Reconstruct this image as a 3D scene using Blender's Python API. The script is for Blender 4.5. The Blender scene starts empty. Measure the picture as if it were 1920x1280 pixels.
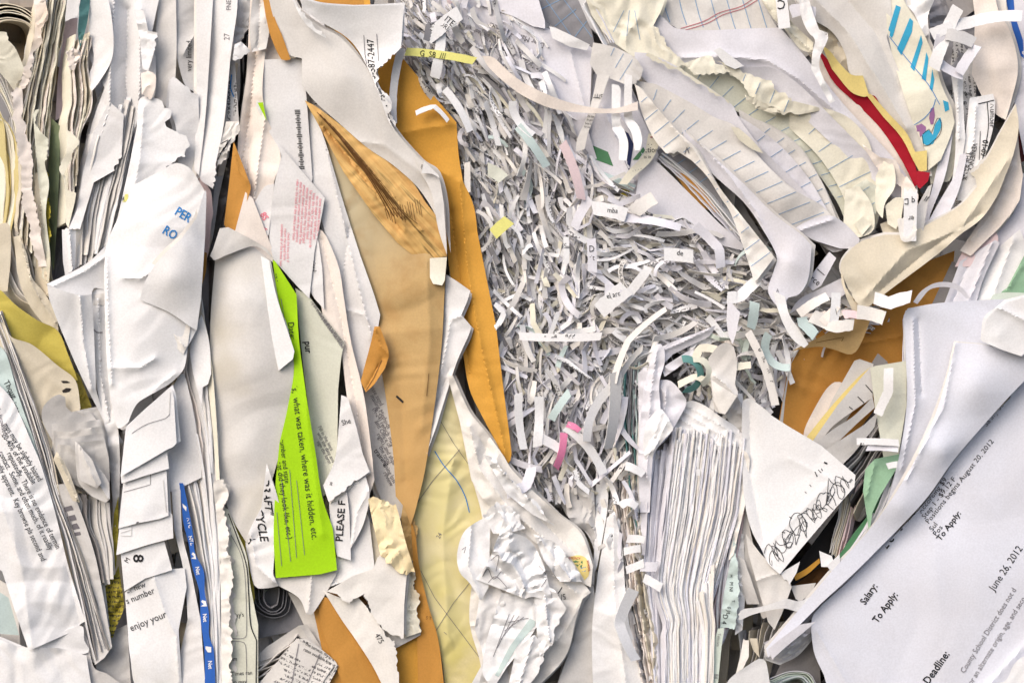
import bpy, math, random
import numpy as np
from mathutils import Vector
from mathutils.geometry import delaunay_2d_cdt
from mathutils.bvhtree import BVHTree

# ------------------------------------------------------------------ camera, light, exposure
S_ = 0.0002            # metres per unit on the face of the bale (one unit = one photograph pixel)
DC = 3733.0            # camera distance from the face, same units
scene = bpy.context.scene
cam = bpy.data.cameras.new('camera'); cam.sensor_width = 36; cam.lens = 36*DC/1920
cam.clip_start = 0.01; cam.clip_end = 50
camo = bpy.data.objects.new('camera', cam); scene.collection.objects.link(camo)
camo.location = (0, -DC*S_, 0); camo.rotation_euler = (math.radians(90), 0, 0)
scene.camera = camo
SUN_DIR = Vector((-0.50, -0.62, 0.66)).normalized()
world = bpy.data.worlds.new('World'); scene.world = world; world.use_nodes = True
wn = world.node_tree.nodes; wl = world.node_tree.links
sky = wn.new('ShaderNodeTexSky'); sky.sky_type = 'NISHITA'; sky.sun_disc = False
sky.sun_elevation = math.asin(SUN_DIR.z); sky.sun_rotation = math.atan2(SUN_DIR.x, SUN_DIR.y)
sky.air_density = 1.0; sky.dust_density = 4.0; sky.ozone_density = 0.6
wl.new(sky.outputs[0], wn['Background'].inputs[0]); wn['Background'].inputs[1].default_value = 0.15
sun = bpy.data.lights.new('sun', 'SUN'); sun.energy = 0.8; sun.angle = math.radians(60); sun.color = (1.0, 0.985, 0.965)
suno = bpy.data.objects.new('sun', sun); scene.collection.objects.link(suno)
suno.rotation_euler = SUN_DIR.to_track_quat('Z', 'Y').to_euler(); suno.location = (-1, -1, 1.5)
scene.view_settings.view_transform = 'Standard'; scene.view_settings.look = 'None'
scene.view_settings.gamma = 1.0; scene.view_settings.use_curve_mapping = False
scene.view_settings.exposure = 0.52
scene.cycles.use_denoising = True
scene.cycles.max_bounces = 8; scene.cycles.diffuse_bounces = 5
COL = scene.collection

# ------------------------------------------------------------------ materials
MATS = {}
def lin(h):
    r = [int(h[i:i+2], 16)/255 for i in (0, 2, 4)]
    return [((c+0.055)/1.055)**2.4 if c > 0.04045 else c/12.92 for c in r]
PAL = dict(  # paint and paper base colours
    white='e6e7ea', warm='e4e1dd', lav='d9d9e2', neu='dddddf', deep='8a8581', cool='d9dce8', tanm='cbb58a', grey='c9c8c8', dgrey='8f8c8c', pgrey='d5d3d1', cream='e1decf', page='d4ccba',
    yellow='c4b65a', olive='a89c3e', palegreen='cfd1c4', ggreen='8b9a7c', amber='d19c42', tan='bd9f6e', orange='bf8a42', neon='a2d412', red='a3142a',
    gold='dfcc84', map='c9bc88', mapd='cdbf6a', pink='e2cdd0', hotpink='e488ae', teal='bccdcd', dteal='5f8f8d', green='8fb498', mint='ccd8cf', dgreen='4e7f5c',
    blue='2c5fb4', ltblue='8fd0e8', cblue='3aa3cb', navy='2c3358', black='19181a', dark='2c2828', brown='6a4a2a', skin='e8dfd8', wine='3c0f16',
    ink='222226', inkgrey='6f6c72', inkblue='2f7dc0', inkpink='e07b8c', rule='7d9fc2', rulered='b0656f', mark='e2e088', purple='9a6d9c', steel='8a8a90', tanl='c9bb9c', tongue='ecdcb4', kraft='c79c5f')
def mat(key):
    if key in MATS: return MATS[key]
    kind = None; k = key
    if ':' in key: k, kind = key.split(':')
    m = bpy.data.materials.new(key.replace(':', '_') + '_paper'); m.use_nodes = True
    nt = m.node_tree; N = nt.nodes; L = nt.links; bs = N['Principled BSDF']
    c = lin(PAL[k]); ink = k.startswith('ink') or k.startswith('rule') or kind == 'flat'
    bs.inputs['Roughness'].default_value = 0.75; bs.inputs['Specular IOR Level'].default_value = 0.25
    if kind == 'gloss':
        bs.inputs['Roughness'].default_value = 0.3; bs.inputs['Specular IOR Level'].default_value = 0.5
    if ink:
        bs.inputs['Base Color'].default_value = (*c, 1); MATS[key] = m; return m
    tc = N.new('ShaderNodeTexCoord')
    n1 = N.new('ShaderNodeTexNoise'); n1.inputs['Scale'].default_value = 45; n1.inputs['Detail'].default_value = 4
    n2 = N.new('ShaderNodeTexNoise'); n2.inputs['Scale'].default_value = 1400; n2.inputs['Detail'].default_value = 2
    L.new(tc.outputs['Object'], n1.inputs['Vector']); L.new(tc.outputs['Object'], n2.inputs['Vector'])
    rp = N.new('ShaderNodeMapRange'); rp.inputs[1].default_value = 0.35; rp.inputs[2].default_value = 0.75; L.new(n1.outputs[0], rp.inputs[0])
    mx = N.new('ShaderNodeMix'); mx.data_type = 'RGBA'
    mx.inputs[6].default_value = (*c, 1); mx.inputs[7].default_value = (c[0]*0.94, c[1]*0.92, c[2]*0.90, 1)
    L.new(rp.outputs[0], mx.inputs[0]); col = mx.outputs[2]
    m2 = N.new('ShaderNodeMix'); m2.data_type = 'RGBA'; m2.blend_type = 'MULTIPLY'; m2.inputs[0].default_value = 0.35
    L.new(col, m2.inputs[6])
    g2 = N.new('ShaderNodeMapRange'); g2.inputs[1].default_value = 0.3; g2.inputs[2].default_value = 0.7
    g2.inputs[3].default_value = 0.78; g2.inputs[4].default_value = 1.06; L.new(n2.outputs[0], g2.inputs[0])
    L.new(g2.outputs[0], m2.inputs[7]); col = m2.outputs[2]
    def blend(fac, other, src):
        b = N.new('ShaderNodeMix'); b.data_type = 'RGBA'; L.new(fac, b.inputs[0]); L.new(src, b.inputs[6])
        b.inputs[7].default_value = (*other, 1); return b.outputs[2]
    def rng(src, a, b_, lo=0., hi=1.):
        r = N.new('ShaderNodeMapRange'); r.inputs[1].default_value = a; r.inputs[2].default_value = b_
        r.inputs[3].default_value = lo; r.inputs[4].default_value = hi; L.new(src, r.inputs[0]); return r.outputs[0]
    def mathn(op, a, b=None):
        q = N.new('ShaderNodeMath'); q.operation = op
        for i, v in enumerate((a, b)):
            if v is None: continue
            if isinstance(v, (int, float)): q.inputs[i].default_value = v
            else: L.new(v, q.inputs[i])
        return q.outputs[0]
    def noise(scale, vec, detail=2):
        n = N.new('ShaderNodeTexNoise'); n.inputs['Scale'].default_value = scale; n.inputs['Detail'].default_value = detail
        L.new(vec, n.inputs['Vector']); return n.outputs[0]
    if kind in ('stain', 'stains'):   # blotchy dirt
        f = rng(noise(22, tc.outputs['Object'], 6), 0.52, 0.75, 0, 0.8)
        col = blend(f, lin('b89455') if kind == 'stain' else lin('b3ab94'), col)
    if kind == 'wood':                # streaked rubbed amber paper
        uv = N.new('ShaderNodeUVMap'); mp = N.new('ShaderNodeMapping'); mp.inputs['Scale'].default_value = (0.006, 0.09, 1)
        L.new(uv.outputs[0], mp.inputs[0])
        w = noise(1.0, mp.outputs[0], 5)
        col = blend(rng(w, 0.40, 0.6, 0, 0.7), lin('dfbd7a'), col)
        col = blend(rng(w, 0.56, 0.66, 0, 0.9), lin('5a4326'), col)
    if kind == 'fade':                # beige upper side, tan middle, browner foot: the envelope's own colouring
        uv = N.new('ShaderNodeUVMap'); sp = N.new('ShaderNodeSeparateXYZ'); L.new(uv.outputs[0], sp.inputs[0])
        t = mathn('ADD', mathn('ADD', sp.outputs[0], sp.outputs[1]), mathn('MULTIPLY', noise(40, tc.outputs['Object'], 4), 160))
        col = blend(rng(t, 1120, 1400, 0.95, 0), lin('b9ae92'), col)
        col = blend(rng(sp.outputs[1], 600, 900, 0, 0.6), lin('bb9156'), col)
        col = blend(rng(noise(120, tc.outputs['Object'], 6), 0.5, 0.7, 0, 0.35), lin('9c7440'), col)
    if kind == 'blend':               # faded patches
        col = blend(rng(noise(9, tc.outputs['Object'], 3), 0.4, 0.62, 0, 0.8), lin('b9a987'), col)
    if kind == 'map':                 # mottled relief map
        f = rng(noise(60, tc.outputs['Object'], 8), 0.42, 0.62, 0, 0.9); col = blend(f, lin('b7aa4c'), col)
        f = rng(noise(16, tc.outputs['Object'], 3), 0.45, 0.65, 0, 0.5); col = blend(f, lin('e6dfb8'), col)
    if kind in ('print', 'news', 'pprint'):     # worn small print, in the sheet's own UV (u along the line, v across)
        uv = N.new('ShaderNodeUVMap'); sp = N.new('ShaderNodeSeparateXYZ'); L.new(uv.outputs[0], sp.inputs[0])
        pitch = 9.0 if kind == 'news' else 12.0
        band = mathn('LESS_THAN', mathn('MODULO', mathn('ADD', sp.outputs[1], 9000.), pitch), pitch*0.5)
        mp = N.new('ShaderNodeMapping'); mp.inputs['Scale'].default_value = (0.30, 0.22, 1); L.new(uv.outputs[0], mp.inputs[0])
        gl = mathn('GREATER_THAN', noise(1.0, mp.outputs[0], 1), 0.5)
        mp2 = N.new('ShaderNodeMapping'); mp2.inputs['Scale'].default_value = (0.02, 0.02, 1); L.new(uv.outputs[0], mp2.inputs[0])
        patch = mathn('GREATER_THAN', noise(1.0, mp2.outputs[0], 0), 0.44 if kind != 'print' else 0.56)
        f = mathn('MULTIPLY', mathn('MULTIPLY', band, gl), patch)
        col = blend(mathn('MULTIPLY', f, 0.8), lin('35343a') if kind != 'pprint' else lin('df7f90'), col)
    L.new(col, bs.inputs['Base Color'])
    bp = N.new('ShaderNodeBump'); bp.inputs['Strength'].default_value = 0.25; bp.inputs['Distance'].default_value = 0.0002
    n3 = N.new('ShaderNodeTexNoise'); n3.inputs['Scale'].default_value = 260; n3.inputs['Detail'].default_value = 5
    L.new(tc.outputs['Object'], n3.inputs['Vector']); L.new(n3.outputs[0], bp.inputs['Height']); L.new(bp.outputs[0], bs.inputs['Normal'])
    MATS[key] = m; return m

# ------------------------------------------------------------------ numeric helpers
def W(a):
    a = np.asarray(a, float).reshape(-1, 3); k = 1 - a[:, 2]/DC
    return np.stack([(a[:, 0]-960)*k*S_, -a[:, 2]*S_, (640-a[:, 1])*k*S_], 1)
def hash2(ix, iy, seed):
    h = (ix.astype(np.int64)*374761393 + iy.astype(np.int64)*668265263 + seed*974711) & 0x7fffffff
    h = ((h ^ (h >> 13))*1274126177) & 0x7fffffff
    return ((h ^ (h >> 16)) & 0xffff)/32767.5 - 1
def vnoise(x, y, seed):
    ix = np.floor(x); iy = np.floor(y); fx = x-ix; fy = y-iy
    fx = fx*fx*(3-2*fx); fy = fy*fy*(3-2*fy)
    a = hash2(ix, iy, seed); b = hash2(ix+1, iy, seed); c = hash2(ix, iy+1, seed); d = hash2(ix+1, iy+1, seed)
    return a*(1-fx)*(1-fy)+b*fx*(1-fy)+c*(1-fx)*fy+d*fx*fy
def tri(t): return 4*np.abs((t - np.floor(t)) - 0.5) - 1
def crumple(x, y, amp, sc, seed):
    """flat facets between sharp creases that fade in and out, as in crushed paper"""
    if amp <= 0: return 0*x
    r = random.Random(seed); th0 = r.uniform(0, 3.14); out = 0*x
    for k, (w, f) in enumerate(((1., .55), (.7, .9), (.55, 1.35), (.4, 2.1), (.25, 3.4))):
        th = th0 + k*1.13 + r.uniform(-.3, .3)
        u = x*math.cos(th) + y*math.sin(th); v = -x*math.sin(th) + y*math.cos(th)
        u = u + sc*.8*vnoise(x/sc*.4, y/sc*.4, seed+11*k) + sc*.35*vnoise(x/sc*1.3, y/sc*1.3, seed+13*k)
        m = np.clip(0.35 + 1.4*vnoise(u/sc*f*.6, v/sc*f*.45, seed+3*k+1), 0, 1.3)
        out = out + w*m*tri(u*f/sc/1.6 + r.random())
    return -amp*0.62*out
def parse(s, base):
    out = []
    for tok in s.split():
        fl = ''
        while tok[-1].isalpha(): fl += tok[-1]; tok = tok[:-1]
        q = [float(v) for v in tok.split(',')]
        out.append((q[0], q[1], (q[2] if len(q) > 2 else 0)+base, fl))
    return out
def curve(P, closed, step, torn, seed):
    """resample a polyline: 's' vertices are rounded, edges after a 't' vertex are torn"""
    n = len(P); R = []; A = np.array([p[:3] for p in P]); rng = random.Random(seed)
    def tan(i, j):
        if 's' not in P[i][3]: return A[j]-A[i] if j != i else A[i]*0
        a = A[(i-1) % n] if closed or i > 0 else A[i]; b = A[(i+1) % n] if closed or i < n-1 else A[i]
        return (b-a)*0.5
    for i in range(n if closed else n-1):
        j = (i+1) % n; p0, p1 = A[i], A[j]; ln = np.hypot(*(p1-p0)[:2]); m0 = tan(i, j)
        m1 = (p1-p0) if 's' not in P[j][3] else tan(j, j)
        l0, l1 = np.hypot(*m0[:2]), np.hypot(*m1[:2])
        if l0 > ln*1.2: m0 = m0*ln*1.2/l0
        if l1 > ln*1.2: m1 = m1*ln*1.2/l1
        t_ = 't' in P[i][3]; k = max(1, int(ln/(min(step, 3.5) if t_ else step)))
        d = (p1-p0)[:2]/max(ln, 1e-6); nr = np.array([-d[1], d[0]]); w = 0.
        for q in range(k):
            t = q/k; h = (2*t**3-3*t*t+1)*p0 + (t**3-2*t*t+t)*m0 + (-2*t**3+3*t*t)*p1 + (t**3-t*t)*m1
            if t_ and q > 0:
                w = w*0.72 + rng.uniform(-1, 1)*torn*0.75
                h[:2] += nr*w*min(1, 4*min(t, 1-t)+.2)
            R.append(h)
    if not closed: R.append(A[-1])
    return np.array(R)
def pip(P, x, y):
    ins = np.zeros(x.shape, bool); n = len(P)
    for i in range(n):
        x0, y0 = P[i][:2]; x1, y1 = P[(i+1) % n][:2]
        if y0 == y1: continue
        c = ((y0 > y) != (y1 > y)) & (x < (x1-x0)*(y-y0)/(y1-y0)+x0); ins ^= c
    return ins
def dseg(L, x, y):
    best = np.full(x.shape, 1e9)
    for i in range(len(L)-1):
        a = np.array(L[i][:2]); b = np.array(L[i+1][:2]); ab = b-a; q = ab@ab+1e-9
        t = np.clip(((x-a[0])*ab[0]+(y-a[1])*ab[1])/q, 0, 1)
        best = np.minimum(best, np.hypot(x-a[0]-t*ab[0], y-a[1]-t*ab[1]))
    return best
def tps(C, lam=40.):
    C = np.array(C, float); X = C[:, :2]/100; n = len(C)
    r2 = ((X[:, None]-X[None])**2).sum(2); K = 0.5*r2*np.log(r2+1e-12)
    K += np.eye(n)*lam*1e-3; Pm = np.hstack([np.ones((n, 1)), X])
    Am = np.zeros((n+3, n+3)); Am[:n, :n] = K; Am[:n, n:] = Pm; Am[n:, :n] = Pm.T; Am[n:, n:] += np.eye(3)*1e-9
    w = np.linalg.lstsq(Am, np.concatenate([C[:, 2], np.zeros(3)]), rcond=None)[0]
    def f(x, y):
        x = x/100; y = y/100; out = w[n]+w[n+1]*x+w[n+2]*y
        for i in range(n):
            q = (x-X[i, 0])**2+(y-X[i, 1])**2; out = out + w[i]*0.5*q*np.log(q+1e-12)
        return out
    return f

# ------------------------------------------------------------------ text as glyph triangles
GL = {}
def glyphs(body, bold):
    k = (body, bold)
    if k in GL: return GL[k]
    cu = bpy.data.curves.new('t', 'FONT'); cu.body = body; cu.size = 1; cu.resolution_u = 2
    cu.offset = 0.018 if bold else 0.0
    o = bpy.data.objects.new('t', cu); COL.objects.link(o); bpy.context.view_layer.update()
    me = o.evaluated_get(bpy.context.evaluated_depsgraph_get()).to_mesh(); me.calc_loop_triangles()
    v = np.array([x.co[:2] for x in me.vertices]).reshape(-1, 2); f = [tuple(t.vertices) for t in me.loop_triangles]
    o.to_mesh_clear(); COL.objects.unlink(o); bpy.data.objects.remove(o); bpy.data.curves.remove(cu)
    GL[k] = (v, f); return GL[k]

# ------------------------------------------------------------------ object plumbing
SEED = [1]; COUNT = {}
def props(o, label=None, cat=None, group=None, kind=None):
    for k, v in (('label', label), ('category', cat), ('group', group), ('kind', kind)):
        if v: o[k] = v
    return o
def link(name, V, F, MI, mats, uv=None, smooth=True, sharp=None):
    me = bpy.data.meshes.new(name); me.from_pydata([tuple(v) for v in V], [], F)
    for m in mats: me.materials.append(mat(m))
    if MI is not None: me.polygons.foreach_set('material_index', MI)
    me.polygons.foreach_set('use_smooth', [smooth]*len(F))
    if uv is not None:
        l = me.uv_layers.new(name='UVMap'); vi = np.empty(len(me.loops), int); me.loops.foreach_get('vertex_index', vi)
        l.data.foreach_set('uv', np.asarray(uv)[vi].ravel())
    try: me.set_sharp_from_angle(angle=math.radians(24))
    except Exception: pass
    me.update(); o = bpy.data.objects.new(name, me); COL.objects.link(o); return o

def S(name, label, m, pts, base=0, cat='paper sheet', inner='', ridges=(), cr=None, sc=70, torn=4.5, curl=0, th=1.0, res=None,
      text=(), rules=(), strokes=(), patch=(), uvrot=0, group=None, parent=None, wav=3.0, back=None, lam=40., free='' ):
    """One sheet of paper: outline (x, y, depth), a smooth depth field through the outline and inner points, sharp folds,
    crumples, a real thickness, and whatever is printed or written on it, in the same mesh."""
    SEED[0] += 7; sd = SEED[0]
    P = parse(pts, base); B = curve(P, True, 6, torn, sd)
    ctl = [p[:3] for p in P] + [p[:3] for p in parse(inner, base)]
    f = tps(ctl, lam)
    rd = [(parse(r[0], 0), r[1], r[2]) for r in ridges]
    amp = 4.0 if cr is None else cr
    lo, hi = B[:, :2].min(0), B[:, :2].max(0)
    area = abs(0.5*np.sum(B[:, 0]*np.roll(B[:, 1], -1)-np.roll(B[:, 0], -1)*B[:, 1]))
    rs = res or max(4.0, min(7.5, math.sqrt(area/5200)))
    gx, gy = np.meshgrid(np.arange(lo[0], hi[0], rs), np.arange(lo[1], hi[1], rs*0.87))
    gx = gx + (np.arange(gx.shape[0]) % 2)[:, None]*rs/2
    R = np.random.RandomState(sd); gx = (gx+R.uniform(-1, 1, gx.shape)*rs*.16).ravel(); gy = (gy+R.uniform(-1, 1, gy.shape)*rs*.16).ravel()
    k = pip(B, gx, gy); gx, gy = gx[k], gy[k]
    db = dseg(list(B)+[B[0]], gx, gy); k = db > rs*0.5; gx, gy, db = gx[k], gy[k], db[k]
    co = [Vector((a, b)) for a, b in zip(np.concatenate([B[:, 0], gx]), np.concatenate([B[:, 1], gy]))]
    n = len(B)
    vs, _, fs, _, _, _ = delaunay_2d_cdt(co, [(i, (i+1) % n) for i in range(n)], [], 1, 1e-4)
    XY = np.array([tuple(v) for v in vs]); x, y = XY[:, 0], XY[:, 1]
    d = f(x, y) + crumple(x, y, amp, sc, sd) + wav*vnoise(x/130, y/130, sd+9)
    for L, h, w in rd: d = d + h*np.exp(-dseg(L, x, y)/w)
    dbv = dseg(list(B)+[B[0]], x, y)
    if curl: d = d + 0.4*curl*np.exp(-dbv/18)
    F1 = []
    for t in fs:
        t = list(t); a = (x[t[1]]-x[t[0]])*(y[t[2]]-y[t[0]])-(y[t[1]]-y[t[0]])*(x[t[2]]-x[t[0]])
        F1.append(t if a < 0 else t[::-1])      # y grows downwards: negative area faces the camera
    N = len(x); V = [np.stack([x, y, d], 1), np.stack([x, y, d-th], 1)]; F = list(F1)+[[q+N for q in t[::-1]] for t in F1]
    es = {}
    for t in F1:
        for a, b in zip(t, t[1:]+t[:1]):
            if (b, a) in es: del es[(b, a)]
            else: es[(a, b)] = 1
    for (a, b) in es: F.append([b, a, a+N, b+N])
    mats = [m]; MI = [0]*len(F)
    if back:
        mats.append(back); nF = len(F1)
        for i in range(nF, 2*nF): MI[i] = 1
    def slot(k):
        if k not in mats: mats.append(k)
        return mats.index(k)
    tot = 2*N
    if text or rules or strokes or patch:
        bvh = BVHTree.FromPolygons([(a, b, c) for a, b, c in V[0]], [tuple(t) for t in F1])
        def lift(pts, off):
            out = []; ok = []
            for a, b in pts:
                h = bvh.ray_cast(Vector((a, b, 2000)), Vector((0, 0, -1)))
                ok.append(h[0] is not None); out.append((a, b, (h[0].z if h[0] is not None else 0)+off))
            return out, ok
        def add(pts, faces, key, off=0.9):
            nonlocal tot
            q, ok = lift(pts, off); s = slot(key)
            V.append(np.array(q)); 
            for t in faces:
                if all(ok[i] for i in t): F.append([i+tot for i in t]); MI.append(s)
            tot += len(q)
        def stroke(L, w, key, off=0.9):
            L = curve([(a[0], a[1], 0, a[3] if len(a) > 3 else 's') for a in L], False, 4, 0, 1)[:, :2]
            if len(L) < 2: return
            T = np.gradient(L, axis=0); T /= np.linalg.norm(T, axis=1)[:, None]+1e-9; Nn = np.stack([-T[:, 1], T[:, 0]], 1)*w/2
            pts = list(map(tuple, L+Nn))+list(map(tuple, L-Nn)); k = len(L)
            add(pts, [[i, i+1, i+1+k, i+k] for i in range(k-1)], key, off)
        for pt in patch:                       # (key, outline)
            Q = curve(parse(pt[1], 0), True, 5, 2, sd)[:, :2]
            a0, a1 = Q.min(0), Q.max(0); hx, hy = np.meshgrid(np.arange(a0[0], a1[0], 5), np.arange(a0[1], a1[1], 5)); hx, hy = hx.ravel(), hy.ravel()
            kk = pip(Q, hx, hy) & (dseg(list(Q)+[Q[0]], hx, hy) > 2.5)
            pv = [Vector(v) for v in list(map(tuple, Q))+list(zip(hx[kk], hy[kk]))]
            r = delaunay_2d_cdt(pv, [(i, (i+1) % len(Q)) for i in range(len(Q))], [], 1, 1e-4)
            add([tuple(v) for v in r[0]], [list(t) for t in r[2]], pt[0], 0.7)
        for ru in rules:                       # (key, width, n, first polyline, last polyline)
            A_ = parse(ru[3], 0); B_ = parse(ru[4], 0)
            for i in range(ru[2]):
                t = i/max(1, ru[2]-1); stroke([(p[0]*(1-t)+q[0]*t, p[1]*(1-t)+q[1]*t) for p, q in zip(A_, B_)], ru[1], ru[0])
        for st in strokes: stroke(parse(st[2], 0) if isinstance(st[2], str) else st[2], st[1], st[0], 1.2)
        for tx in text:                        # (string, x, y, clockwise angle, size, key, bold, width factor, slant)
            s_, x0, y0, an, sz = tx[:5]; key = tx[5] if len(tx) > 5 else 'ink'; bold = tx[6] if len(tx) > 6 else 0
            wf = tx[7] if len(tx) > 7 else 0.88; sl = tx[8] if len(tx) > 8 else 0
            v, fc = glyphs(s_, bold); a = math.radians(an); u = (v[:, 0]+v[:, 1]*sl)*sz*wf; w_ = v[:, 1]*sz
            add(list(zip(x0+u*math.cos(a)+w_*math.sin(a), y0+u*math.sin(a)-w_*math.cos(a))), [list(t) for t in fc], key, 1.1)
    A = np.vstack(V); a = math.radians(uvrot)
    uv = np.stack([A[:, 0]*math.cos(a)+A[:, 1]*math.sin(a), -A[:, 0]*math.sin(a)+A[:, 1]*math.cos(a)], 1)
    o = link(name, W(A), F, MI, mats, uv)
    if parent: o.parent = parent
    else:
        props(o, label, cat, group); r = random.Random(sd)
        if area > 7000 and m in ('white', 'neu', 'lav', 'cool', 'warm', 'skin', 'pgrey', 'cream', 'page') and r.random() < 0.7:
            a = r.uniform(0, 6.28); q = r.uniform(4, 7.5)     # the second leaf of a folded or doubled sheet
            S('under_leaf', None, r.choice((m, 'warm', 'pgrey')), ' '.join(f'{v[0]+q*math.cos(a)+r.uniform(-2, 2):.1f},{v[1]+q*math.sin(a)+r.uniform(-2, 2):.1f},{v[2]-8-1.3*amp:.1f}{v[3]}' for v in P), 0,
              inner=' '.join(f'{v[0]:.1f},{v[1]:.1f},{v[2]-9-1.3*amp:.1f}' for v in parse(inner, base)), cr=min(amp, 2), sc=sc, torn=torn, th=th, wav=wav, ridges=ridges, parent=o, lam=lam)
    return o

def lerpline(A, B, t):
    return [((a[0]*(1-t)+b[0]*t), (a[1]*(1-t)+b[1]*t), (a[2]*(1-t)+b[2]*t), a[3]) for a, b in zip(A, B)]
def leaf(name, label, m, P, back=(10, 0), depth=120, th=1.6, wob=2.0, torn=0, group=None, cat='paper sheet', bow=0, parent=None):
    """A sheet standing edge on: its edge runs along P, the sheet goes back into the bale."""
    SEED[0] += 3; sd = SEED[0]; L = curve(P, False, 7, 0, sd); n = len(L)
    T = np.gradient(L[:, :2], axis=0); T /= np.linalg.norm(T, axis=1)[:, None]+1e-9; Nn = np.stack([-T[:, 1], T[:, 0]], 1)
    t = np.arange(n)*7.0; R = np.random.RandomState(sd)
    z = np.zeros(n)
    L = L.copy(); L[:, :2] += Nn*(wob*(vnoise(t/60, z+sd, sd)+0.4*vnoise(t/17, z+sd, sd+1)))[:, None]
    L[:, 2] += 5*vnoise(t/80, z, sd+2) + (torn*np.abs(vnoise(t/9, z, sd+3)))
    K = 5; V = []
    for i in range(n):
        for j in range(K):
            u = j/(K-1); off = np.array(back)*u + Nn[i]*bow*math.sin(u*math.pi)
            c = np.array([L[i, 0]+off[0], L[i, 1]+off[1], L[i, 2]-depth*u])
            tt = th*(0.5 if j == 0 else 1)
            V.append(c+np.array([*(Nn[i]*tt/2), 0])); V.append(c-np.array([*(Nn[i]*tt/2), 0]))
    F = []
    for i in range(n-1):
        a = i*2*K; b = a+2*K
        for j in range(K-1):
            p = a+2*j; q = b+2*j
            F.append([p, p+2, q+2, q]); F.append([p+1, q+1, q+3, p+3])
        F.append([a, b, b+1, a+1]); F.append([a+2*K-2, a+2*K-1, b+2*K-1, b+2*K-2])
    F.append([*(2*j for j in range(K)), *(2*j+1 for j in reversed(range(K)))])
    e = (n-1)*2*K; F.append([*(e+2*j+1 for j in range(K)), *(e+2*j for j in reversed(range(K)))])
    A = np.array(V); o = link(name, W(A), F, None, [m], np.stack([A[:, 1], A[:, 2]], 1))
    if parent: o.parent = parent
    else: props(o, label, cat, group)
    return o
def bundle(name, label, ms, n, A, B, base=0, dj=8, back=(10, 0), depth=120, th=1.6, wob=2.0, jit=0.35, group=None, torn=0, bow=0, cat='paper sheet', ends=14, deep=False):
    n = int(n*1.35) if n > 5 and n < 40 else n
    A = parse(A, base); B = parse(B, base); r = random.Random(n*31+int(A[0][0])+int(B[0][1])); out = []
    mid = len(A)//2; ab = np.array(B[mid][:2])-np.array(A[mid][:2]); gap = np.hypot(*ab)/max(1, n-1); ab = ab/max(np.hypot(*ab), 1e-6)
    mag = max(abs(back[0]), 1.7*gap+3)*(1 if back[0] >= 0 else -1)
    if back[0] and not deep: back = (ab[0]*mag, ab[1]*mag); depth = min(depth, 12+3.2*gap)
    th = max(th, min(5.5, 0.6*gap))
    for i in range(n):
        t = min(1, max(0, (i+r.uniform(-jit, jit))/max(1, n-1))); L = lerpline(A, B, t); dd = r.uniform(-dj, dj)
        L = [[p[0], p[1], p[2]+dd, p[3]] for p in L]; L[0][1] += r.uniform(-ends, ends); L[-1][1] += r.uniform(-ends, ends)
        m = ms[int(r.random()*len(ms))] if isinstance(ms, (list, tuple)) else ms
        out.append(leaf(name, label, m, L, tuple(np.array(back)*r.uniform(.8, 1.3)), depth, th*r.uniform(.8, 1.3), wob, torn, group, cat, bow))
    return out
def ribbon(x, y, d, ln, w, ang, turn=0., roll=0., rturn=0., dive=0., wave=0., th=1.0, seed=0, step=8):
    """mesh data of one cut strip; angles in radians, clockwise in the picture plane"""
    r = random.Random(seed); n = max(3, int(ln/step)); V = []; p = np.array([x, y, d], float); U = []
    ph = r.uniform(0, 6.28); fr = r.uniform(1.0, 2.2)
    kink = r.randint(1, n-1) if r.random() < 0.45 else -1; kk = r.uniform(-0.9, 0.9)
    for i in range(n+1):
        u = i/n; a = ang + turn*(u-.5) + (kk if kink >= 0 and i > kink else 0); el = dive + wave*math.sin(ph+u*6.28*fr*0.5)
        ro = roll + rturn*(u-.5)
        t = np.array([math.cos(a)*math.cos(el), math.sin(a)*math.cos(el), math.sin(el)])
        s = np.array([-math.sin(a), math.cos(a), 0.]); nn = np.cross(t, s)
        wv = s*math.cos(ro) + nn*math.sin(ro); nv = np.cross(t, wv)
        ww = w*0.5*(1 + r.uniform(-.06, .06))
        for sx in (-1, 1):
            e = (r.uniform(-.25, .25)*w*t if i in (0, n) else 0)
            V.append(p + wv*ww*sx + nv*th*.5 + e); V.append(p + wv*ww*sx - nv*th*.5 + e); U += [(u*ln+seed % 997*13, sx*w/2+seed % 89)]*2
        p = p + t*ln/n
    F = []
    for i in range(n):
        a = i*4; b = a+4
        F += [[a, b, b+2, a+2], [a+1, a+3, b+3, b+1], [a, a+1, b+1, b], [a+2, b+2, b+3, a+3]]
    F += [[0, 2, 3, 1], [n*4, n*4+1, n*4+3, n*4+2]]
    c = np.mean(V, 0); sh = np.array([x, y, 0])-np.array([c[0], c[1], 0]); V = [v+sh for v in V]
    return V, F, U
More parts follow.
